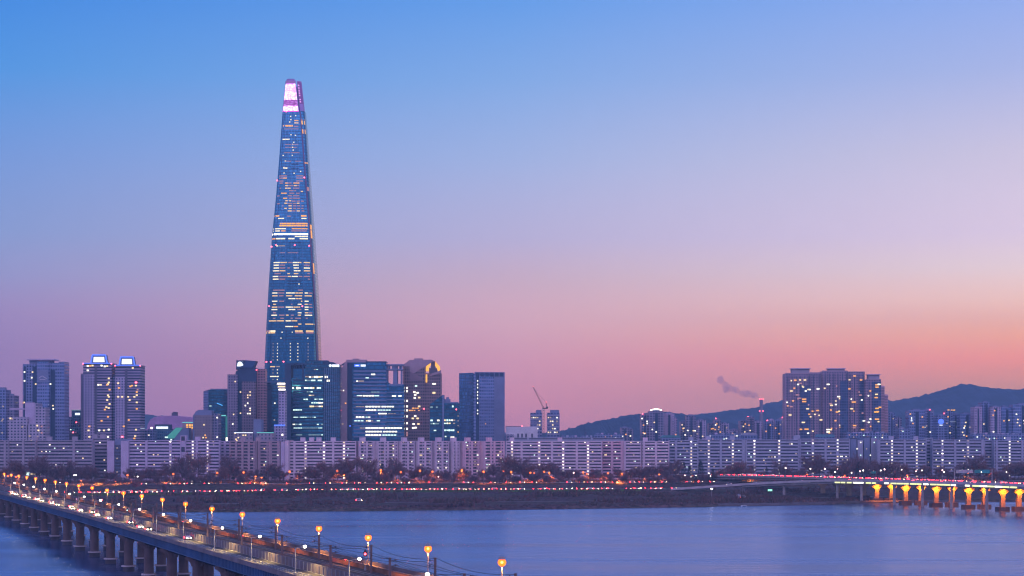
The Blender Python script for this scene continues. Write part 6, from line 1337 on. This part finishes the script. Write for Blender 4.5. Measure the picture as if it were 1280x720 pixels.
TP = [bare_tree(1, twig), bare_tree(2, twig2, 15, 1.45), bare_tree(3, twig, 12, 1.2), bare_tree(4, twig2, 11, 1.7, 1500), bare_tree(5, twig, 17, 1.4, 2000)]; CP = [conifer(6), conifer(7, 12)]
tfresh = {o.name: True for o in TP + CP}
def plant(pt, X, Y, s, label, group):
    z = ground_z(X, Y)
    if tfresh[pt.name]: tfresh[pt.name] = False; o = pt; o.location = (X, Y, z); o.rotation_euler = (0, 0, rnd.uniform(0, 6)); o['label'] = label; o['group'] = group
    else: o = dup(pt, (X, Y, z), rnd.uniform(0, 6), label, None, group)
    o.scale = (s, s, s * rnd.uniform(0.9, 1.15)); return o
x = -12.0
while x < 1290:
    back = rnd.random() < 0.6
    Y = 1700.0; off = rnd.uniform(18, 30) if back else rnd.uniform(-24, -15)
    for _ in range(3): Y = interp(ROAD2, PX(x, Y)) + off
    X = PX(x, Y)
    big = 1.0 + 0.35 * math.sin(x * 0.031) + 0.2 * math.sin(x * 0.13 + 1)
    onr = abs(X - (B0 + U2 * ((B0.y - Y) / 0.935)).x - 7) < 18
    if not onr or back:
        s = (0.35 + 0.75 * big) * rnd.uniform(0.75, 1.15) * (1 if back else 0.55)
        con = rnd.random() < (0.45 if 835 < x < 905 or 290 < x < 335 else 0.05)
        p = rnd.choice(CP if con else TP); size = 'tall' if s > 1.05 else 'small' if s < 0.65 else 'middling'
        plant(p, X, Y, s, f'{size} {"dark conifer" if con else "bare tree"} {"before the apartments" if back else "between the two roads"}, {landmark(x)}', 'trees along the far bank roads')
    x += rnd.uniform(3.0, 6.0)
for x, y, s in ((170, 612, 0.7), (205, 613, 0.6), (337, 612.5, 0.75), (408, 611, 0.6), (621, 603, 1.2), (570, 603, 1.1), (840, 607, 0.9), (700, 606, 0.6), (480, 607, 0.9)):
    Y = (CAMZ - 9) * F / (y - HY); plant(rnd.choice(TP), PX(x, Y), Y, s, f'lone bare tree standing by the roadside, {landmark(x)}', 'lone roadside trees')
def brush():
    r = random.Random(5); m_ = MB(); 
    mb2 = bpy.data.materials.new('dry_brush'); mb2.use_nodes = True; t = mb2.node_tree; b_ = t.nodes['Principled BSDF']; o = N(t, 'ShaderNodeTexCoord'); n = N(t, 'ShaderNodeTexNoise'); n.inputs['Scale'].default_value = 0.035; n.inputs['Detail'].default_value = 8; n.inputs['Roughness'].default_value = 0.7; link(t, o.outputs['Object'], n.inputs[0])
    link(t, ramp(t, n.outputs[0], [(0.38, (0.025, 0.020, 0.022)), (0.45, (0.15, 0.078, 0.082)), (0.54, (0.06, 0.052, 0.035)), (0.62, (0.24, 0.135, 0.125)), (0.7, (0.05, 0.036, 0.036))]), b_.inputs['Base Color']); b_.inputs['Roughness'].default_value = 0.95; b_.inputs['Specular IOR Level'].default_value = 0.1
    for i in range(12000):
        X = r.uniform(-560, 330); q = r.random(); sh = interp(SHORE, X); rr = interp(ROAD1, X) - 16
        if noise.noise((X * 0.012, q * 3, 2)) + 0.5 * noise.noise((X * 0.05, q * 9, 4)) < -0.06 and q > 0.12: continue
        Y = sh + 2 + (rr - sh - 2) * q; z = ground_z(X, Y); h = r.uniform(0.7, 2.6) * (2.3 if noise.noise((X * 0.014, q * 6, 8)) > 0.22 else 1.2 if noise.noise((X * 0.01, q * 5, 8)) > 0 else 0.6)
        if abs(X - (BR(142, Y).x)) < 24: h *= 0.5
        for j in range(5):
            a = r.uniform(0, 6.28); d = r.uniform(0.1, 1.4); p = Vector((X + math.cos(a) * d, Y + math.sin(a) * d, z - 0.2)); w = Vector((r.uniform(-1, 1), r.uniform(-1, 1), 0)).normalized() * r.uniform(0.3, 0.9)
            m_.add([tuple(p - w), tuple(p + w), tuple(p + Vector((r.uniform(-.6, .6), r.uniform(-.6, .6), h * r.uniform(0.6, 1.1))))], [(0, 1, 2)])
    struct(m_.build('bank_undergrowth', mb2), 'stuff')
def thicket():
    r = random.Random(15); m_ = MB()
    for i in range(5200):
        X = r.uniform(-640, 620); k = 0.55 + 0.45 * noise.noise((X * 0.02, 3, 3)) + 0.3 * noise.noise((X * 0.09, 8, 3))
        if abs(X - (B0.x + (B0.y - 1860) * 0.38) - 7) < 22: continue
        off = r.uniform(15, 34); Y = interp(ROAD2, X) + off; z = ground_z(X, Y); h = max(1.5, 7.5 * k * r.uniform(0.5, 1.1))
        for j in range(7):
            z0 = z + h * r.uniform(0, 0.8); p = Vector((X + r.gauss(0, 1.0), Y + r.gauss(0, 1.0), z0 - 0.2)); d = Vector((r.gauss(0, 0.6), r.gauss(0, 0.6), r.uniform(0.4, 1.2))).normalized(); w = Vector((r.uniform(-1, 1), r.uniform(-1, 1), 0.2)).normalized() * r.uniform(0.08, 0.2)
            m_.add([tuple(p - w), tuple(p + w), tuple(p + d * r.uniform(1.2, 2.8))], [(0, 1, 2)])
    struct(m_.build('roadside_thicket', twig2), 'stuff')
brush(); thicket()
gm = mat('short_grass', (0.09, 0.17, 0.035), 0.95, var=0.5, scale=0.1, spec=0.1)
def grass():
    r = random.Random(9); m_ = MB()
    for i in range(16000):
        X = r.uniform(-400, 120); Y = interp(ROAD1, X) - r.uniform(13.2, 29); z = ground_z(X, Y)
        w = Vector((r.uniform(-1, 1), r.uniform(-1, 1), 0)).normalized() * r.uniform(0.2, 0.5); p = Vector((X, Y, z - 0.05)); m_.add([tuple(p - w), tuple(p + w), tuple(p + Vector((0, 0, r.uniform(0.25, 0.6))))], [(0, 1, 2)])
    struct(m_.build('roadside_grass', gm), 'stuff')
grass()
quay = MB()
pts = [(X, interp(SHORE, X)) for X in range(168, 400, 8)]
quay.loft([[(X, Y - 1, -2), (X, Y + 2.6, -2), (X, Y + 2.6, 2.2), (X, Y - 0.4, 1.0)] for X, Y in pts]); struct(quay.build('quay_path', mat('quay_stone', (0.10, 0.085, 0.09), 0.9, var=0.3)))
# ------------------------------------------------------------------ the evening air
def haze():
    m = bpy.data.materials.new('evening_air'); m.use_nodes = True
    t = m.node_tree; t.nodes.clear()
    v = N(t, 'ShaderNodeVolumePrincipled')
    v.inputs['Color'].default_value = (0.40, 0.72, 1.0, 1)
    v.inputs['Density'].default_value = HAZE
    v.inputs['Anisotropy'].default_value = 0.0
    o = N(t, 'ShaderNodeOutputMaterial'); link(t, v.outputs[0], o.inputs['Volume'])
    struct(MB().box(-9700, 9700, -1600, 9600, -6, 660).build('haze', m), 'stuff')
HAZE = 0.0001
haze()
